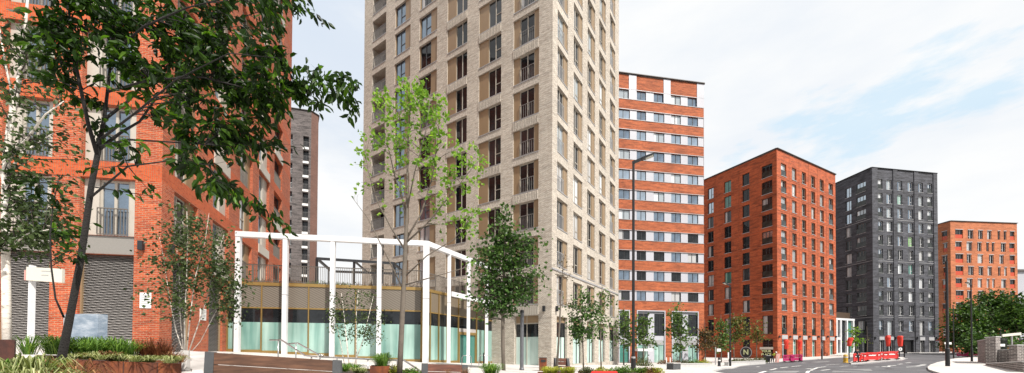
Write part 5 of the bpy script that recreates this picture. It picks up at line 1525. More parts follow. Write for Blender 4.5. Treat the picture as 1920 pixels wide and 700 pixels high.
planter('long low corten edged bed with yellow green shrubs at the foot of the lamp post', [pl(1086, 13.2), pl(1238, 13.6), pl(1236, 15.4), pl(1084, 15.2)], [.62, .66, .66, .62])
planter('short low bed with bright grass below the small bench by the tower', [pl(1008, 13.6), pl(1074, 13.8), pl(1072, 15.2), pl(1008, 15.2)], [.58]*4)

# grasses and shrubs, one thing per clump
T = tuft
T('bright green grass on the planter just right of the dark trunk', P(148, 668, 7.0), .36, .30, 320, seed=1, k=4, box=(.22, .18))
T('bright green grass on the planter before the marbled board', P(182, 668, 7.05), .40, .32, 380, seed=2, k=5, box=(.24, .18))
T('bright green grass on the planter right of the marbled board', P(214, 670, 7.1), .36, .32, 320, seed=3, k=4, box=(.22, .18))
T('green grass on the planter end left of the dark trunk', P(88, 665, 6.8), .38, .30, 300, seed=4, k=4, box=(.25, .2))
T('pale dry grass hanging over the planter under the bright grass', P(165, 674, 6.45), .15, .26, 200, 'gr_var', .014, .9, seed=5, k=4, box=(.3, .05))
T('bronze brown clump on the planter edge under the bright grass', P(194, 675, 6.6), .16, .2, 160, 'gr_dry', seed=6, k=3, box=(.16, .06))
T('variegated pale grass spilling over the planter edge in its middle', P(235, 678, 6.75), .15, .28, 240, 'gr_var', .014, .95, seed=7, k=4, box=(.25, .06))
T('cream striped grass spilling over the planter edge near its right end', P(285, 681, 7.05), .18, .34, 300, 'gr_var', .016, 1.0, seed=8, k=4, box=(.34, .06))
for i, px in enumerate((258, 284, 310)):
    T(['red brown stems at the foot of the brick pier, left clump', 'red brown stems at the foot of the brick pier, middle clump', 'red brown stems at the foot of the brick pier, right clump'][i], P(px, 674, 7.6+.1*i), .40, .22, 190, 'gr_red', .010, .2, seed=10+i, k=5, box=(.26, .16), name='red_stem_clump', cat='plant')
T('dry brown ground planting beside the pale bench', P(330, 680, 7.5), .22, .2, 160, 'gr_dry', seed=14, k=3, box=(.15, .1), name='dry_plant', cat='plant')
for i, (px, Y, h, lf, lab) in enumerate([(12, 2.9, .30, 'gr_var', 'striped spiky plant in the extreme lower left corner'), (40, 3.2, .26, 'gr_green', 'dark green spiky plant in front of the dark planter box'), (62, 2.75, .26, 'gr_var', 'striped spiky plant second from the lower left corner'), (88, 3.3, .24, 'gr_dry', 'bronze tufted plant left of the dark trunk'),
                                         (100, 2.9, .22, 'gr_dry', 'bronze tufted plant at the base of the dark trunk'), (30, 3.5, .27, 'gr_var', 'striped spiky plant before the white sign post'), (75, 3.6, .24, 'gr_dry', 'bronze grass between sign post and dark trunk'), (140, 2.7, .20, 'gr_dry', 'bronze grass right of the dark trunk base'), (170, 2.7, .18, 'gr_var', 'pale grass at the bottom edge right of the dark trunk'), (240, 2.7, .17, 'gr_dry', 'dry wisps at the bottom edge under the long planter')]):
    q = P(px, 655, Y); q.z = (1.15 if px < 125 else 1.03); T(lab, q, h, .24, 150, lf, .013, .75, seed=20+i, k=3, box=(.14, .12))
q = P(717, 690, 9.1); T('round dark green grass growing in the square rusty planter', q, .42, .30, 520, 'gr_green', .008, .6, seed=40, k=4, box=(.1, .1))
T('leafy green clump by the end of the long bench', P(652, 697, 9.0), .22, .24, 240, 'gr_green', .014, .6, seed=41, k=4, box=(.2, .15))
T('pale striped clump next to the square planter', P(672, 700, 8.8), .18, .22, 180, 'gr_var', .014, .8, seed=42, k=3, box=(.14, .1))
shrub('yellow green leafy shrub between square planter and young tree trunk', P(738, 699, 9.0), (.16, .16, .12), 420, .045, 'gr_yellow', seed=43)
shrub('low green shrub right of the young tree trunk', P(770, 702, 9.2), (.26, .18, .09), 420, .05, 'gr_green', seed=44)
T('spiky bright grass right of the reddish bench', P(920, 704, 9.2), .36, .34, 300, 'gr_green', .014, .5, seed=45, k=3, box=(.10, .08))
T('brown dry grass wisps in front of the reddish bench', P(858, 706, 8.9), .22, .18, 120, 'gr_dry', .006, .3, seed=46, k=3, box=(.25, .05))
for i, (px, w_) in enumerate(((1028, .22), (1046, .24), (1063, .18))):
    T(['bright yellow green grass left of the small bench', 'bright yellow green grass below the small bench', 'bright yellow green grass right of the small bench'][i], P(px, 701, 14.2), .28, .26, 260, 'gr_yellow', .016, .6, seed=50+i, k=4, box=(w_, .2))
for i, (px, lf, lab) in enumerate([(1100, 'hedge', 'low olive shrub at the left end of the lamp post bed'), (1128, 'gr_yellow', 'yellow green shrub behind the red barrier'), (1156, 'gr_green', 'bright green shrub right of the red barrier'), (1172, 'gr_green', 'leafy shrub against the foot of the lamp post'), (1202, 'gr_green', 'leafy green shrub just right of the lamp post'), (1216, 'gr_dry', 'bronze leaved shrub near the right end of the lamp post bed'), (1230, 'gr_yellow', 'yellow leaved shrub at the right end of the lamp post bed')]):
    shrub(lab, P(px, 699, 14.4), (.30, .25, .12 if i != 3 else .16), 420, .07, lf, seed=60+i)
shrub('round dusky green bush before the banded building right of the lamp post', GD(1204, 34, .1), (1.0, .8, .5), 700, .14, 'hedge', seed=70)

# benches
def bench(label, a, b, za, zb, mats, faces_away=True, boards=2, seat_h=.43, back_h=.86, legs='dark_concrete', slat=.20):
    """bench whose back stands over plan points a -> b (left to right in the photo); za / zb: height of the back's top edge"""
    a, b = Vector(a), Vector(b); d = (b-a); L = d.length; d.normalize(); nrm = Vector((-d.y, d.x)) * (1 if faces_away else -1)
    t = thing('bench', label, 'bench', (a.x, a.y, za-back_h))
    def tr(u, v, h):
        z0 = za - back_h + (zb-za)*u/L; q = a + d*u + nrm*v
        return Vector((q.x, q.y, z0+h))
    def prism(prof, u0, u1, name, mat):
        mb = LB(); n = len(prof)
        A = [tr(u0, v, h) for v, h in prof]; B = [tr(u1, v, h) for v, h in prof]
        mb.poly(A[::-1]); mb.poly(B)
        for i in range(n): mb.quad(A[i], A[(i+1) % n], B[(i+1) % n], B[i])
        o = mb.build(name, M[mat], t); return o
    side = [(-.10, 0), (.52, 0), (.52, seat_h-.05), (.16, seat_h-.05), (.06, back_h), (-.03, back_h)]
    prism(side, 0, .15, 'end_frame', legs); prism(side, L-.15, L, 'end_frame', legs)
    bh = (back_h - seat_h - .04)/boards
    for i in range(boards):
        h0 = back_h - .01 - bh*(i+1) + .012; h1 = back_h - .01 - bh*i
        v0 = -.01 - .045*(back_h-h0); v1 = -.01 - .045*(back_h-h1)
        prism([(v0-.02, h0), (v0+.03, h0), (v1+.03, h1), (v1-.02, h1)], .153, L-.153, 'back_board', mats)
    for i in range(3):
        prism([(.13+.13*i, seat_h-.045), (.25+.13*i, seat_h-.045), (.25+.13*i, seat_h), (.13+.13*i, seat_h)], .153, L-.153, 'seat_board', mats)
    return t
bench('long brown hardwood bench seen from behind, dark concrete ends, at the bottom of the picture', pl(386, 6.9), pl(640, 7.35), zat(386, 659.5, 6.9), zat(640, 676, 7.35), 'wood', back_h=.92)
bench('pale grey bench facing the picture, behind the left end of the long brown bench', pl(342, 7.9), pl(436, 8.1), zat(342, 657, 7.9), zat(436, 662, 8.1), 'wood_pale', faces_away=False, legs='concrete')
bench('short reddish hardwood bench seen from behind, in front of the glass door', pl(791, 9.4), pl(877, 9.75), zat(791, 681.5, 9.4), zat(877, 684.5, 9.75), 'wood_red')
bench('small far bench with dark ends beside the cream tower corner', pl(1039, 20), pl(1066, 20.4), zat(1039, 671, 20), zat(1066, 672, 20.4), 'wood_red', faces_away=False)
t = thing('litter_bin', 'rusty steel litter bin standing between cream tower shopfront and small bench', 'litter bin', GD(1018, 20))
b = LB(); q = GD(1018, 20); b.box(q.x-.19, q.x+.19, q.y-.19, q.y+.19, q.z+.05, 1.02); b.build('body', M['corten'], t)
b = LB(); b.box(q.x-.2, q.x+.2, q.y-.2, q.y+.2, 1.023, 1.06); b.box(q.x-.13, q.x+.13, q.y-.205, q.y-.193, .82, .95); b.build('lid', M['dark_metal'], t)
b = LB(); b.box(q.x-.16, q.x+.16, q.y-.16, q.y+.16, q.z-.05, q.z+.047); b.build('foot', M['dark_metal'], t)

# handrails
def rail(label, pts, posts, r=.024, mat='steel'):
    w = [P(*p) for p in pts]
    t = thing('handrail', label, 'handrail', (w[0].x, w[0].y, ground_z(w[0].x, w[0].y)))
    b = LB(); b.tube(w, r, 8); b.build('rail', M[mat], t, smooth=True)
    for (px, py, Y) in posts:
        q = P(px, py, Y); b = LB(); b.tube([(q.x, q.y, ground_z(q.x, q.y)-.1), (q.x, q.y, q.z)], r*.85, 8); b.build('post', M[mat], t, smooth=True)
rail('bent stainless handrail of the steps nearest the long brown bench', [(506, 638, 11.6), (528, 638, 11.4), (572, 667, 10.6), (594, 669.5, 10.4), (599, 668, 10.4), (597, 664, 10.5)], [(522, 638, 11.45), (584, 668.5, 10.5)])
rail('second bent stainless handrail, behind the first one at the steps', [(541, 645, 12.6), (558, 643.5, 12.5), (595, 664, 11.9), (606, 667, 11.8)], [(555, 644, 12.5), (600, 665.5, 11.9)])
rail('long low stainless handrail running past the square planter and down to the right', [(600, 669.5, 10.5), (660, 672, 10.6), (730, 675.5, 10.8), (757, 675.5, 10.9), (790, 697, 10.2), (800, 699, 10)], [(632, 671, 10.55), (690, 673.5, 10.7), (745, 675.5, 10.85), (786, 694, 10.25)])
def hoop(label, px0, px1, Y, py):
    a, b_ = P(px0, py, Y), P(px1, py, Y+.3); g0, g1 = ground_z(a.x, a.y), ground_z(b_.x, b_.y)
    t = LB(); pts = [(a.x, a.y, g0-.05), (a.x, a.y, a.z-.12), tuple(a.lerp(b_, .15)), tuple(a.lerp(b_, .85)), (b_.x, b_.y, b_.z-.12), (b_.x, b_.y, g1-.05)]
    th = thing('cycle_stand', label, 'cycle stand', (a.x, a.y, g0)); t.tube(pts, .026, 8); t.build('hoop', M['steel'], th, smooth=True)
hoop('steel cycle stand in front of the pavilion right wing', 898, 919, 23.5, 666.5)
hoop('steel cycle stand further left, by the pavilion glass door', 866, 884, 23.5, 667)
b = LB(); q = P(907, 660, 21); th = thing('thin_post', 'thin dark post between cycle stand and spiky grass', 'post', GD(907, 21)); b.tube([GD(907, 21, -.05), (q.x, q.y, P(907, 662, 21).z)], .04, 8); b.build('shaft', M['dark_metal'], th)

# sign post, marbled board, columns
q = GD(57.5, 10)
t = thing('wayfinding_sign', 'tall white sign post with a cream arm board at the left edge', 'sign', q)
b = LB(); zt = zat(57, 498, 10); b.box(q.x-.026, q.x+.026, q.y-.06, q.y+.06, q.z-.1, zt); b.build('post', M['white_metal'], t)
p0, p1 = P(52, 515, 9.93), P(119, 517, 10.1); zA, zB = zat(60, 502, 10), zat(60, 527, 10)
b = LB(); d = (p1-p0); d.z = 0; L = d.length; d.normalize(); s = Vector((-d.y, d.x, 0))*.04
b.hexa([(p0.x-s.x, p0.y-s.y, zA if False else zB), (p1.x-s.x, p1.y-s.y, zB-.03), (p1.x+s.x, p1.y+s.y, zB-.03), (p0.x+s.x, p0.y+s.y, zB), (p0.x-s.x, p0.y-s.y, zA), (p1.x-s.x, p1.y-s.y, zA-.02), (p1.x+s.x, p1.y+s.y, zA-.02), (p0.x+s.x, p0.y+s.y, zA)])
bo = b.build('arm_board', M['sign_white'], t)
b = LB()
for i, (f0, f1) in enumerate(((.42, .70), (.42, .62))):
    z = zA-.10-.11*i; a_ = p0+d*(L*f0)-s*1.08; c_ = p0+d*(L*f1)-s*1.08
    b.quad((a_.x, a_.y, z-.012), (c_.x, c_.y, z-.012), (c_.x, c_.y, z+.012), (a_.x, a_.y, z+.012))
b.build('arm_text', M['ink_grey'], bo)
p0, p1 = P(-2+50, 515, 9.95), P(52, 515, 9.99)
b = LB(); b.box(p0.x-.04, p1.x-.005, q.y-.05, q.y+.05, zB+.01, zA-.08); b.build('back_plate', M['pink'], t)
q = GD(152, 12.6); a_, c_ = P(118, 640, 12.4), P(192, 640, 12.6)
t = thing('marbled_board', 'blue grey marbled board standing before the grey louvres behind the dark trunk', 'board', q)
b = LB(); zt = zat(152, 589, 12.5); b.box(a_.x, c_.x, 12.45, 12.75, q.z, zt); b.build('face_panel', M['marble'], t)
b = LB(); b.box(a_.x-.10, a_.x-.004, 12.48, 12.78, q.z, zt-.03); b.build('edge_strip', M['pale_metal'], t)
def column(label, px, Y, py, r, mat, name='light_column'):
    g_ = GD(px, Y, -.05); z = zat(px, py, Y)
    t = thing(name, label, 'light column', g_)
    b = LB(); b.lathe(g_, [(r*1.3, 0), (r*1.3, .25), (r, .3), (r, z-g_.z)], 12); b.build('shaft', M[mat], t, smooth=False)
    b = LB(); b.lathe((g_.x, g_.y, z+.003), [(r*1.05, 0), (r*1.05, .12), (r*.6, .16)], 12); b.build('cap', M['dark_metal'], t)
column('plain grey light column in front of the corner shop of the tower', 978.5, 20, 587, .105, 'grey_metal')

# street lamps
def lamp(label, px, Y, top, head=1, r=(.10, .062), step=.2, arm=1.0, mat='black_metal', band=False):
    g_ = GD(px, Y, -.05); z = zat(px, top, Y); H = z-g_.z
    t = thing('street_lamp', label, 'street lamp', g_)
    b = LB(); hb = min(1.75, H*step) if not band else zat(px, 673, Y)-g_.z
    b.lathe(g_, [(r[0], 0), (r[0], hb), (r[1], hb+.06), (r[1]*.8, H)], 12); b.build('pole', M[mat], t)
    if band:
        b = LB(); b.lathe((g_.x, g_.y, g_.z+hb+.02), [(r[1]*1.35, 0), (r[1]*1.35, .09)], 12); b.build('pale_band', M['pale_metal'], t)
    if head:
        b = LB(); a0 = Vector((g_.x, g_.y, z-.03)); a1 = a0 + Vector((.38*arm*head, -.12, .12)); a2 = a0 + Vector((.88*arm*head, -.28, .25))
        b.beam(a0-Vector((.06*head, 0, .02)), a1, .10, .12); b.build('arm', M[mat], t)
        b = LB(); dd = (a2-a1).normalized(); sd = dd.cross(Vector((0, 0, 1))).normalized(); uu = sd.cross(dd)
        c = []
        for (e, w_, h0, h1) in ((a1, .09, -.05, .07), (a2, .13, -.035, .05)):
            c.append([e - sd*w_ + uu*h0, e + sd*w_ + uu*h0, e + sd*w_*.8 + uu*h1, e - sd*w_*.8 + uu*h1])
        (p, q2, r2, s2), (p_, q_, r_, s_) = c
        b.hexa([p, q2, q_, p_, s2, r2, r_, s_]); ho = b.build('lamp_head', M[mat], t)
        b = LB(); o = uu*-.062
        k0, k1 = a1.lerp(a2, .28), a1.lerp(a2, .94)
        b.hexa([k0-sd*.085+o-uu*.02, k0+sd*.085+o-uu*.02, k1+sd*.105+o, k1-sd*.105+o, k0-sd*.085+o+uu*.03, k0+sd*.085+o+uu*.03, k1+sd*.105+o+uu*.03, k1-sd*.105+o+uu*.03]); b.build('lens', M['lens'], ho)
lamp('tall black street lamp in the middle of the picture, its head over the banded building', 1187.5, 18, 304, 1, (.118, .072), arm=1.0, band=True)
lamp('black street lamp before the left side of the orange block', 1369, 40, 535, -1, (.11, .075))
lamp('thin black street lamp in front of the short side of the orange block', 1541, 62, 571, -1, (.11, .08))
lamp('thick black street lamp on the corner pavement before the pale orange block', 1776.5, 33.5, 490, 0, (.15, .105), .18)
lamp('black street lamp with a small arm standing before the clump of green trees', 1822, 44, 534, -1, (.10, .07))
lamp('thin lamp at the left end of the green trees', 1788, 52, 572, 0, (.08, .06))

# covered traffic signals
def signal(label, px, Y, top, bot, tilt=0., cover=True, w_=.31, disc=False, name='traffic_signal'):
    g_ = GD(px, Y, .08); zt, zb = zat(px, top, Y), zat(px, bot, Y)
    t = thing(name, label, 'traffic signal', g_)
    b = LB(); b.tube([(g_.x, g_.y, g_.z-.1), (g_.x, g_.y, zt-.05)], .085, 8); b.build('pole', M['black_metal'], t)
    b = LB(); b.box(g_.x-.16, g_.x+.16, g_.y-.30, g_.y-.09, zb+.1, zt-.1); b.build('signal_head', M['black_metal'], t)
    if cover:
        b = LB(); h = zt-zb; rnd = random.Random(int(px)); n = 10; n0 = 0
        rings = [(.6, 0), (.85, .06), (.92, .35), (1.0, .6), (1.12, .82), (1.05, .95), (.75, 1.0)]
        for k, (rr, f) in enumerate(rings):
            for i in range(n):
                a = 2*PI*i/n; j = 1 + rnd.uniform(-.16, .16)
                b.v.append((g_.x + tilt*(f-.5) + math.cos(a)*w_*rr*j, g_.y-.16 + math.sin(a)*.30*rr*j, zb + h*f))
        for k in range(len(rings)-1):
            for i in range(n):
                b.f.append((k*n+i, k*n+(i+1) % n, (k+1)*n+(i+1) % n, (k+1)*n+i)); b.m.append(0)
        b.f.append(tuple(range(n-1, -1, -1))); b.m.append(0); b.f.append(tuple((len(rings)-1)*n+i for i in range(n))); b.m.append(0)
        b.build('red_hood', M['red_cover'], t)
    if disc:
        b = LB(); z = zat(px, 655, Y); c = Vector((g_.x, g_.y-.14, z)); m = 20
        b.tube([c, c+Vector((0, -.04, 0))], .30, 20); b.build('round_sign', M['white'], t)
        b = LB(); b.tube([c+Vector((.02, -.043, .14)), c+Vector((-.02, -.043, -.14))], .045, 6); b.build('sign_symbol', M['ink'], t)
signal('red hooded traffic signal left of the magenta barriers before the orange block', 1473, 62, 637, 655)
signal('red hooded traffic signal above the magenta barriers before the orange block', 1498, 62.5, 638, 657)
signal('red hooded traffic signal by the lobby at the left end of the red barriers', 1592, 60, 633.5, 649.5, tilt=.25, w_=.36)
signal('red hooded traffic signal above the middle of the red barriers', 1663.5, 61, 629.5, 650)
signal('red hooded traffic signal above a round white sign, right end of the red barriers', 1686, 60, 630, 650, disc=True)
signal('uncovered black traffic signal right of the red barriers', 1695.5, 62, 646, 664, cover=False)

# plastic barriers
_bar = {}
def barrier(label, p, rot, mat, group, s=1.0, lean=0.):
    """chapter-8 style pedestrian barrier, 2 m by 1 m"""
    if mat not in _bar:
        fb = MB(); n = 8; w_, h = .98, 1.0
        # top bar with rounded shoulders and two uprights
        prof = [(-w_, .12), (-w_, .86), (-w_+.05, .95), (-w_+.13, h), (w_-.13, h), (w_-.05, .95), (w_, .86), (w_, .12)]
        inn = [(-w_+.12, .12), (-w_+.12, .80), (-w_+.14, .84), (-w_+.18, .86), (w_-.18, .86), (w_-.14, .84), (w_-.12, .80), (w_-.12, .12)]
        for i in range(7):
            o0, o1, i0, i1 = prof[i], prof[i+1], inn[i], inn[i+1]
            for y, fl in ((-.03, 0), (.03, 1)):
                q = [(o0[0], y, o0[1]), (o1[0], y, o1[1]), (i1[0], y, i1[1]), (i0[0], y, i0[1])]
                fb.quad(*(q if fl else q[::-1]))
            fb.quad((o0[0], -.03, o0[1]), (o0[0], .03, o0[1]), (o1[0], .03, o1[1]), (o1[0], -.03, o1[1]))
            fb.quad((i0[0], -.03, i0[1]), (i1[0], -.03, i1[1]), (i1[0], .03, i1[1]), (i0[0], .03, i0[1]))
        for k in range(9):
            x = -.78 + k*.195; fb.box(x-.03, x+.03, -.022, .022, .52, .858)
        fb.box(-.858, .858, -.025, .025, .15, .518)
        pb = MB(); pb.box(-.55, .55, -.034, .034, .60, .70)
        ft = MB()
        ft.hexa([(-.10, -.28, 0), (.10, -.28, 0), (.10, .28, 0), (-.10, .28, 0), (-.06, -.05, .13), (.06, -.05, .13), (.06, .05, .13), (-.06, .05, .13)])
        ms = []
        for nm, mb, mm in (('frame', fb, mat), ('reflective_strip', pb, 'white' if mat == 'red_plastic' else mat), ('foot', ft, 'black_metal')):
            me = bpy.data.meshes.new(nm); me.from_pydata(mb.v, [], mb.f); me.materials.append(M[mm]); me.update(); ms.append((nm, me))
        _bar[mat] = ms
    t = bpy.data.objects.new('plastic_barrier', None); COL.objects.link(t); t.location = p; t.rotation_euler = (lean, 0, rot); t.scale = (s, s, s)
    WLOC[t] = (Vector(p), rot)
    tag(t, label, 'barrier', group)
    ms = _bar[mat]
    for nm, me, x in ((ms[0][0], ms[0][1], 0), (ms[1][0], ms[1][1], 0), (ms[2][0], ms[2][1], -.7), (ms[2][0], ms[2][1], .7)):
        o = bpy.data.objects.new(nm, me); COL.objects.link(o); o.parent = t; o.location = (x, 0, 0)
    return t
a, b_ = G(1600, 680.5, .12), G(1689, 672.6, .12)
L = (b_-a).length; n = max(6, int(L/2.1)); 
for i in range(n):
    f = (i+.5)/n; p = a.lerp(b_, f); p.z = ground_z(p.x, p.y)+.125
    d = b_-a; px = project(p)[0]
    side = 'left' if f < .33 else 'middle' if f < .66 else 'right'
    barrier('red plastic barrier in the row on the traffic island, %d from the left' % (i+1) if False else 'red plastic barrier standing in the row along the traffic island', p, math.atan2(d.y, d.x)+.25*math.sin(i*2.3), 'red_plastic', 'red barriers on the traffic island', (L/n)/2.02)
# back row of the same fenced island
a2, b2 = G(1612, 676, .12), G(1680, 671.2, .12)
for i in range(4):
    p = a2.lerp(b2, (i+.5)/4); p.z = ground_z(p.x, p.y)+.125
    barrier('red plastic barrier standing in the row along the traffic island', p, math.atan2((b2-a2).y, (b2-a2).x), 'red_plastic', 'red barriers on the traffic island')
for i, (px, py, rt) in enumerate(((1478, 679, .3), (1486, 678.5, .7), (1494, 678, .2), (1501, 677.2, .9))):
    barrier('magenta plastic barrier in the group at the kerb before the orange block', G(px, py, .13), rt, 'magenta_plastic', 'magenta barriers before the orange block', 1.05)
for i, (px, py, rt) in enumerate(((1808, 669.5, -.9), (1816, 669, .8), (1825, 668.5, -.7))):
    barrier('magenta plastic barrier in the zigzag beside the corner pavement', G(px, py, .0)+Vector((0, 0, .02)), rt, 'magenta_plastic', 'magenta barriers beside the corner pavement', .85)
q = GD(1133, 11.4, .12); t = barrier('bright red plastic barrier half cut by the bottom edge left of the lamp post', q, .1, 'red_plastic', None, zat(1133, 696, 11.4)-q.z if False else .44)
t.scale = (.44, .7, zat(1133, 696, 11.4)-q.z)
barrier('orange plastic barrier far away under the dark trees', GD(1793, 70, .13), .1, 'orange_plastic', None, .9)

# small street things
def bollard(label, px, py, h, r, mat, name='bollard', cat='bollard', Y=None):
    g_ = G(px, py, .1) if Y is None else GD(px, Y, .1)
    t = thing(name, label, cat, g_); b = LB(); b.lathe(g_, [(r*1.15, 0), (r*1.15, .08*h), (r, .12*h), (r*.92, h*.9), (r*.6, h)], 10); b.build('shaft', M[mat], t)
    b = LB(); b.lathe((g_.x, g_.y, g_.z+h*.62), [(r*1.02, 0), (r*1.02, h*.12)], 10); b.build('band', M['white'], t)
bollard('yellow plastic bollard at the left tip of the traffic island', 1585.5, 680.5, 1.05, .24, 'yellow')
def wheelie():
    g_ = G(1438, 680.3, .12); t = thing('wheelie_bin', 'black wheeled bin beside the worker in yellow', 'bin', g_)
    b = LB(); b.hexa([g_+Vector(v) for v in ((-.25, -.28, .08), (.25, -.28, .08), (.25, .28, .08), (-.25, .28, .08), (-.31, -.36, .98), (.31, -.36, .98), (.31, .36, .98), (-.31, .36, .98))]); b.build('body', M['black_metal'], t)
    b = LB(); b.hexa([g_+Vector(v) for v in ((-.33, -.40, .983), (.33, -.40, .983), (.33, .40, .983), (-.33, .40, .983), (-.28, -.34, 1.06), (.28, -.34, 1.06), (.28, .34, 1.10), (-.28, .34, 1.10))]); b.build('lid', M['dark_metal'], t)
    for x in (-.22, .22):
        b = LB(); b.tube([g_+Vector((x-.04, .3, .1)), g_+Vector((x+.04, .3, .1))], .1, 10); b.build('wheel', M['black_metal'], t)
wheelie()
g_ = G(1459, 679.8, .12); t = thing('upturned_barrier', 'pale pink plastic panel propped upright beside the worker', 'panel', g_)
b = LB(); b.hexa([g_+Vector(v) for v in ((-.45, -.05, 0), (.05, -.05, 0), (.05, .05, 0), (-.45, .05, 0), (-.25, -.05, 1.3), (.32, -.05, 1.25), (.32, .05, 1.25), (-.25, .05, 1.3))]); b.build('panel', M['pink'], t)
b = LB(); b.beam(g_+Vector((-.3, -.07, .1)), g_+Vector((-.1, -.07, .9)), .14, .03); b.build('slot', M['white'], t)
# white post with small plates on the corner pavement, sign post left of the orange block
def plate_post(label, px, Y, top, plates, mat='white_metal', r=.04):
    g_ = GD(px, Y, .08); t = thing('sign_post', label, 'sign post', g_); z = zat(px, top, Y)
    b = LB(); b.tube([(g_.x, g_.y, g_.z-.1), (g_.x, g_.y, z)], r, 8); b.build('post', M[mat], t)
    for (x0, x1, y0, y1, mm) in plates:
        a_, c_ = P(x0, y1, Y-.08), P(x1, y0, Y-.08); b = LB(); b.box(a_.x, c_.x, Y-.11, Y-.075, a_.z, c_.z); b.build('plate', M[mm], t)
plate_post('slim white post with two small plates beside the thick black lamp', 1773.5, 35, 642, [(1770.5, 1775.5, 642, 645.5, 'white'), (1779, 1783.5, 642, 646, 'white')])
plate_post('pale sign post with a white plate left of the orange block', 1341.5, 44, 651, [(1344, 1351.5, 654, 659.5, 'white')], 'pale_metal', .06)
plate_post('dark post with a small white notice near the low stone wall', 1367, 46, 661, [(1364.5, 1368.8, 661, 673, 'white')], 'black_metal', .05)
plate_post('black post carrying a round dark sign behind the brick wall', 1876, 43, 622, [], 'black_metal', .05)
bollard('dark stubby bollard at the kerb left of the orange block', 1348.5, 687.5, .95, .14, 'dark_metal')
for i, px in enumerate((1249.5, 1256.5)):
    bollard(['slim white bollard before the banded building, left one of two', 'slim white bollard before the banded building, right one of two'][i], px, 687, .9, .05, 'white')
def low_wall(label, pts, h, th, mat='concrete', cope=None, name='low_wall', seat=None):
    q = [G(px, py, .1) for px, py in pts]
    t = thing(name, label, 'wall', q[0]); b = LB(); c = LB()
    for a_, c_ in zip(q[:-1], q[1:]):
        b.beam((a_.x, a_.y, a_.z+h/2-.1), (c_.x, c_.y, c_.z+h/2-.1), th, h+.2)
        c.beam((a_.x, a_.y, a_.z+h+.03), (c_.x, c_.y, c_.z+h+.03), th+.06, .06)
    b.build('wall', M[mat], t); c.build('coping', M[cope or 'kerb'], t)
low_wall('low pale stone wall under the hedge before the orange block', [(1362, 686.5), (1378, 684.8), (1432, 681.5)], .36, .4, 'kerb')
low_wall('low pale stone wall in front of the banded building planting', [(1258, 691.5), (1328, 688)], .32, .4, 'kerb')
low_wall('grey concrete block seat at the right end of that planting', [(1256, 694), (1270, 693.4)], .45, .5, 'dark_concrete', 'concrete')
for i, (px, rx) in enumerate(((1384, 1.0), (1400, 1.1), (1416, 1.0), (1428, .7))):
    shrub(['dark green hedge shrub on the stone wall, leftmost below the olive tree', 'dark green hedge shrub below the round letter sign', 'dark green hedge shrub below the second olive tree', 'dark green hedge shrub at the right end of the stone wall'][i], GD(px, 52, .15), (rx, .6, .42), 500, .16, 'hedge', seed=80+i)
for i, (px, lf) in enumerate(((1245, 'gr_dry'), (1266, 'gr_dry'), (1288, 'hedge'), (1304, 'gr_green'), (1320, 'gr_yellow'))):
    shrub(['brown low shrub behind the slim white bollards', 'bronze low shrub under the tall narrow tree', 'olive low shrub before the banded building window', 'bright low shrub before the banded building window', 'yellow low shrub at the right end of the banded building'][i], GD(px, 50, .1), (.9, .6, .35), 420, .15, lf, seed=90+i)

# brick garden wall, ramp wall, railings and board at the right edge
WD = G(1858, 682, .12).y
t = thing('garden_wall', 'grey brick garden wall with stepped piers and pale copings at the right edge', 'wall', GD(1850, WD))
def wp(px0, Y0, px1, Y1, top0, top1, th, nm, mat='brick_wall'):
    a_, c_ = P(px0, 660, Y0), P(px1, 660, Y1); z0, z1 = zat(px0, top0, Y0), zat(px1, top1, Y1)
    d = Vector((c_.x-a_.x, c_.y-a_.y)).normalized(); s = Vector((-d.y, d.x))*th
    def q(p, k, z): return (p.x+s.x*k, p.y+s.y*k, z)
    b = LB(); zb = -.3
    b.hexa([q(a_, 0, zb), q(c_, 0, zb), q(c_, 1, zb), q(a_, 1, zb), q(a_, 0, z0), q(c_, 0, z1), q(c_, 1, z1), q(a_, 1, z0)]); o = b.build(nm, M[mat], t)
    b = LB(); e = d*.05
    def q2(p, k, z, sg): return (p.x+e.x*sg+s.x*k, p.y+e.y*sg+s.y*k, z)
    b.hexa([q2(a_, -.08, z0+.002, -1), q2(c_, -.08, z1+.002, 1), q2(c_, 1.08, z1+.002, 1), q2(a_, 1.08, z0+.002, -1), q2(a_, -.08, z0+.09, -1), q2(c_, -.08, z1+.09, 1), q2(c_, 1.08, z1+.09, 1), q2(a_, 1.08, z0+.09, -1)])
    b.build('coping', M['kerb'], o)
wp(1833, WD+5, 1847.7, WD+.6, 640.5, 637.5, .6, 'wall')
wp(1848, WD, 1867, WD-.6, 634, 632.5, 1.2, 'pier')
wp(1867.3, WD-.3, 1891.5, WD-1.1, 657.5, 656.5, .5, 'wall')
wp(1892, WD-1.6, 1907.5, WD-2.2, 649, 648, 1.2, 'pier')
wp(1907.8, WD-1.9, 1960, WD-3, 649.5, 647.5, .5, 'wall')
A_, B_ = G(1859, 685, .12), G(1935, 698.5, .12)
t2 = thing('ramp_wall', 'brick ramp wall with a sloping pale coping in the lower right corner', 'wall', A_)
b = LB(); zt0, zt1 = zat(1859, 683, A_.y), P(1935, 679.5, B_.y).z; d = (B_-A_); d.z = 0; d.normalize(); s = Vector((-d.y, d.x, 0))*-.35
if s.y < 0: s = -s
b.hexa([(A_.x, A_.y, -.3), (B_.x, B_.y, -.3), (B_.x+s.x, B_.y+s.y, -.3), (A_.x+s.x, A_.y+s.y, -.3), (A_.x, A_.y, zt0), (B_.x, B_.y, zt1), (B_.x+s.x, B_.y+s.y, zt1), (A_.x+s.x, A_.y+s.y, zt0)]); b.build('wall', M['brick_wall'], t2)
b = LB(); b.beam((A_.x+s.x/2, A_.y+s.y/2, zt0+.045), (B_.x+s.x/2, B_.y+s.y/2, zt1+.045), .45, .08); b.build('coping', M['kerb'], t2)
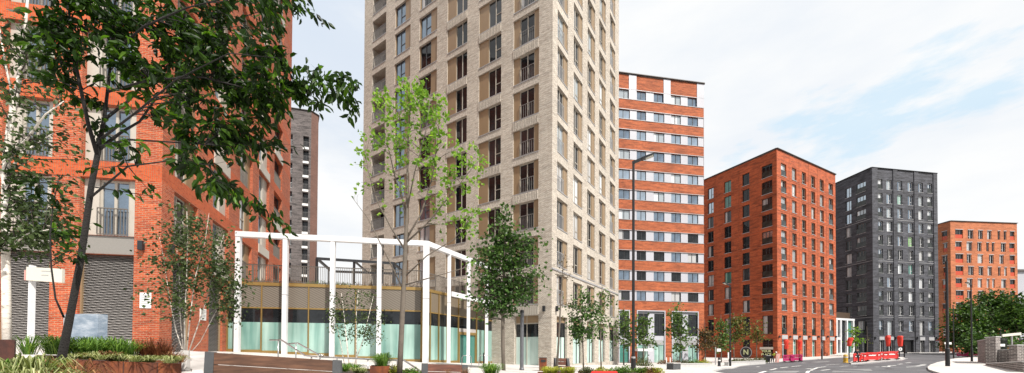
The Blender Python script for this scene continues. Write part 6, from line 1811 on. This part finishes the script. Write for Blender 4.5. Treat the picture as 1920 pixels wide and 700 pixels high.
t = thing('estate_sign', 'tilted cream sign board on a post above the garden wall', 'sign', GD(1897, WD+1))
a_, c_ = P(1879, 629.5, WD+1), P(1914, 626, WD+1.4)
b = LB(); b.beam(a_, c_, .08, .26, up=Vector((0, 0, 1))); b.build('board', M['sign_white'], t)
b = LB(); q = P(1897, 630, WD+1.3); b.tube([(q.x, q.y, .1), (q.x, q.y, q.z)], .06, 8); b.build('post', M['pale_metal'], t)
t = thing('iron_railing', 'black iron railing standing behind the low part of the garden wall', 'railing', GD(1878, WD+2))
a_, c_ = P(1868, 634, WD+1.5), P(1888, 634, WD+2); b = LB()
for i in range(13):
    q = a_.lerp(c_, i/12); b.box(q.x-.015, q.x+.015, q.y-.015, q.y+.015, .2, q.z)
for z in (.9, a_.z-.1): b.beam((a_.x, a_.y, z), (c_.x, c_.y, z), .05, .05)
b.build('bars', M['black_metal'], t)
b = LB(); q = P(1879, 647.5, WD+1.4); b.box(q.x-.28, q.x+.28, q.y-.02, q.y+.02, q.z-.13, q.z+.13); b.build('notice', M['white'], t)
g_ = GD(1768, 76, .1); t = thing('parasol', 'red parasol far away between the dark block and the green trees', 'parasol', g_)
b = LB(); z0 = zat(1768, 639, 76); b.tube([(g_.x, g_.y, g_.z), (g_.x, g_.y, z0+.7)], .05, 6); b.build('pole', M['dark_metal'], t)
b = LB(); b.lathe((g_.x, g_.y, z0), [(1.0, 0), (.95, .1), (.5, .55), (.02, .85)], 8); b.build('canopy', M['red_plastic'], t)

# ---------------------------------------------------------------- people
def skin_obj(name, verts, edges, mat, parent, root=0):
    me = bpy.data.meshes.new(name); me.from_pydata([v[:3] for v in verts], edges, [])
    o = link(name, me, parent, WLOC[parent][0]) if parent else link(name, me)
    sk = o.modifiers.new('skin', 'SKIN'); sk.use_smooth_shade = True
    for i, v in enumerate(verts): me.skin_vertices[0].data[i].radius = (v[3], v[4] if len(v) > 4 else v[3])
    me.skin_vertices[0].data[root].use_root = True
    su = o.modifiers.new('sub', 'SUBSURF'); su.levels = 1; su.render_levels = 2
    me.materials.append(M[mat]); return o
def person(label, foot, rot, top, legs, hat=None, bend=0.0, stride=.12, arms=((-.1, .1), (.1, .1)), hair='cloth_dark'):
    t = thing('person', label, 'person', foot)
    c, s = math.cos(rot), math.sin(rot)
    def X(x, y, z): return (x*c - y*s, x*s + y*c, z)       # the figure faces local -y
    cb, sb = math.cos(bend), math.sin(bend)
    def U(x, y, z):                                            # upper body leans forward about the hips
        zz = z-.95; return X(x, y*cb - zz*sb, .95 + zz*cb + y*sb*.0)
    j = {'pel': X(0, 0, .95), 'spine': U(0, 0, 1.15), 'chest': U(0, 0, 1.36), 'neck': U(0, -.01, 1.50), 'head': U(0, -.03, 1.62), 'crown': U(0, -.02, 1.72)}
    for sd, sg in (('l', -1), ('r', 1)):
        st = stride*sg
        j['hip'+sd] = X(.09*sg, 0, .90); j['knee'+sd] = X(.10*sg, -.06-st*.6, .50); j['ank'+sd] = X(.10*sg, -st*.9+.03, .09); j['toe'+sd] = X(.11*sg, -st*.9-.15, .04)
        fw, dn = arms[0] if sg < 0 else arms[1]
        j['sh'+sd] = U(.19*sg, 0, 1.42); j['el'+sd] = U(.25*sg, -fw*.6, 1.16); j['wr'+sd] = U(.23*sg, -fw*1.4-.06, .92+dn); j['hd'+sd] = U(.22*sg, -fw*1.6-.08, .84+dn*1.1)
    names = list(j)
    rad = {'pel': .13, 'spine': .12, 'chest': .145, 'neck': .058, 'head': .095, 'crown': .06, 'hip': .09, 'knee': .06, 'ank': .042, 'toe': .035, 'sh': .062, 'el': .043, 'wr': .03, 'hd': .035}
    R_ = lambda n: rad.get(n, rad.get(n[:-1], .05))
    E = [('pel', 'spine'), ('spine', 'chest'), ('chest', 'neck'), ('neck', 'head'), ('head', 'crown')]
    for sd in 'lr': E += [('pel', 'hip'+sd), ('hip'+sd, 'knee'+sd), ('knee'+sd, 'ank'+sd), ('ank'+sd, 'toe'+sd), ('chest', 'sh'+sd), ('sh'+sd, 'el'+sd), ('el'+sd, 'wr'+sd), ('wr'+sd, 'hd'+sd)]
    def sub(keys, edges, grow, nm, mat):
        ks = [k for k in names if k in keys]; idx = {k: i for i, k in enumerate(ks)}
        return skin_obj(nm, [(*j[k], R_(k)+grow) for k in ks], [(idx[a], idx[b]) for a, b in edges if a in idx and b in idx], mat, t, 0)
    sub(set(names), E, 0, 'body', 'skin')
    sub({'pel', 'spine', 'chest', 'shl', 'shr', 'ell', 'elr', 'wrl', 'wrr'}, E, .022, 'jacket', top)
    sub({'pel', 'hipl', 'hipr', 'kneel', 'kneer', 'ankl', 'ankr'}, E, .02, 'trousers', legs)
    for sd in 'lr': sub({'ank'+sd, 'toe'+sd}, E, .014, 'shoe', 'black_metal')
    h = LB(); cc = Vector(WLOC[t][0]) + Vector(j['head']); b0 = Vector(j['crown'])-Vector(j['head']); b0.normalize()
    pts = [cc + b0*f for f in (.03, .06, .10, .135)]
    h.tube(pts, [.125, .122, .10, .04], 12); h.build('helmet' if hat else 'hair', M[hat or hair], t, smooth=True)
    return t
person('worker in a hi vis yellow jacket and white helmet, bending beside the black bin', G(1448, 680, .12), .6, 'hivis', 'cloth_dark', 'white', .75, .12, ((.12, .12), (.10, .05)))
person('person in dark clothes standing at the red barriers on the traffic island', G(1607, 680, .12), -.3, 'cloth_dark', 'cloth_dark', None, .05, .1)

# ---------------------------------------------------------------- sky, sun, camera
w = bpy.data.worlds.new('World'); S.world = w; w.use_nodes = True
nt = w.node_tree; nt.nodes.clear()
SUN_EL, SUN_DIR = R(52), Vector((.655, -.755, 0))
tc = nt.nodes.new('ShaderNodeTexCoord').outputs['Generated']
sky = nt.nodes.new('ShaderNodeTexSky'); sky.sky_type = 'NISHITA'; sky.sun_disc = False
sky.sun_elevation = SUN_EL; sky.sun_rotation = math.atan2(SUN_DIR.x, SUN_DIR.y)
b1 = nt.nodes.new('ShaderNodeBackground'); b1.inputs[1].default_value = .15
nt.links.new(sky.outputs[0], b1.inputs[0])
b2 = nt.nodes.new('ShaderNodeBackground')
mv = mapping(nt, tc, scale=(1.1, 1.1, 3.2), loc=(3.1, 1.7, .35))
n1 = noise(nt, mv, 1.7, 7, .55)
n2 = noise(nt, mapping(nt, tc, scale=(1, 1, 3), loc=(5.0, 0, 0)), 2.2, 6, .55)
cl = ramp(nt, n2, [(.32, (.88, .92, .97)), (.50, (.985, .995, 1.0)), (.66, (1.04, 1.04, 1.04))])
# thin places in the cloud where pale blue shows through
def gap(px, py, r, stretch):
    d = ray(px, py).normalized(); az = math.atan2(d.x, d.y)
    sub = nt.nodes.new('ShaderNodeVectorMath'); sub.operation = 'SUBTRACT'; sub.inputs[1].default_value = d
    nt.links.new(tc, sub.inputs[0])
    rot = mapping(nt, sub.outputs[0], rot=(0, 0, az)); sc = mapping(nt, rot, scale=(1/stretch, 1, 1.5), rot=(0, .18, 0))
    ln = nt.nodes.new('ShaderNodeVectorMath'); ln.operation = 'LENGTH'; nt.links.new(sc, ln.inputs[0])
    ad = nt.nodes.new('ShaderNodeMath'); ad.operation = 'MULTIPLY_ADD'; ad.inputs[1].default_value = -.5
    nt.links.new(noise(nt, mapping(nt, tc, scale=(1, 1, 3)), 5.0, 6, .6), ad.inputs[0]); o2 = nt.nodes.new('ShaderNodeMath'); o2.operation = 'ADD'; o2.inputs[1].default_value = .25; nt.links.new(ln.outputs['Value'], o2.inputs[0]); nt.links.new(o2.outputs[0], ad.inputs[2])
    return ramp(nt, ad.outputs[0], [(max(0, r*.25), (1, 1, 1)), (r, (0, 0, 0))])
g1 = gap(1640, 218, .085, 2.4); g2 = gap(610, 110, .34, 1.2)
cl = mixc(nt, cl, (.56, .80, .98), mixc(nt, (0, 0, 0), (.6,)*3, g1))
cl = mixc(nt, cl, (.66, .76, .90), mixc(nt, (0, 0, 0), (.7,)*3, g2))
nt.links.new(cl, b2.inputs[0]); b2.inputs[1].default_value = .66
mxs = nt.nodes.new('ShaderNodeMixShader')
fac = ramp(nt, n1, [(.22, (.75,)*3), (.40, (1, 1, 1))])
nt.links.new(fac, mxs.inputs[0]); nt.links.new(b1.outputs[0], mxs.inputs[1]); nt.links.new(b2.outputs[0], mxs.inputs[2])
wo = nt.nodes.new('ShaderNodeOutputWorld'); nt.links.new(mxs.outputs[0], wo.inputs[0])

sl = bpy.data.lights.new('sun', 'SUN'); sl.energy = 5.0; sl.angle = R(1.5); sl.color = (1.0, .95, .88)
so = bpy.data.objects.new('sun', sl); COL.objects.link(so)
v = Vector((SUN_DIR.x*math.cos(SUN_EL), SUN_DIR.y*math.cos(SUN_EL), math.sin(SUN_EL)))
so.rotation_euler = v.to_track_quat('Z', 'Y').to_euler(); so.location = v*60

cam = bpy.data.cameras.new('camera'); co = bpy.data.objects.new('camera', cam); COL.objects.link(co)
cam.sensor_fit = 'HORIZONTAL'; cam.sensor_width = 36; cam.lens = 36*F_PX/1920
cam.shift_x = 0; cam.shift_y = (PY0-350)/1920
cam.clip_start = .1; cam.clip_end = 2000
mat = Matrix((( CR.x, CU.x, -FW.x, 0), (CR.y, CU.y, -FW.y, 0), (CR.z, CU.z, -FW.z, CAM_Z), (0, 0, 0, 1)))
co.matrix_world = mat
S.camera = co
S.view_settings.view_transform = 'Standard'; S.view_settings.look = 'None'; S.view_settings.exposure = .6; S.view_settings.gamma = 1
S.view_settings.use_curve_mapping = False
S.cycles.max_bounces = 6; S.cycles.transparent_max_bounces = 4
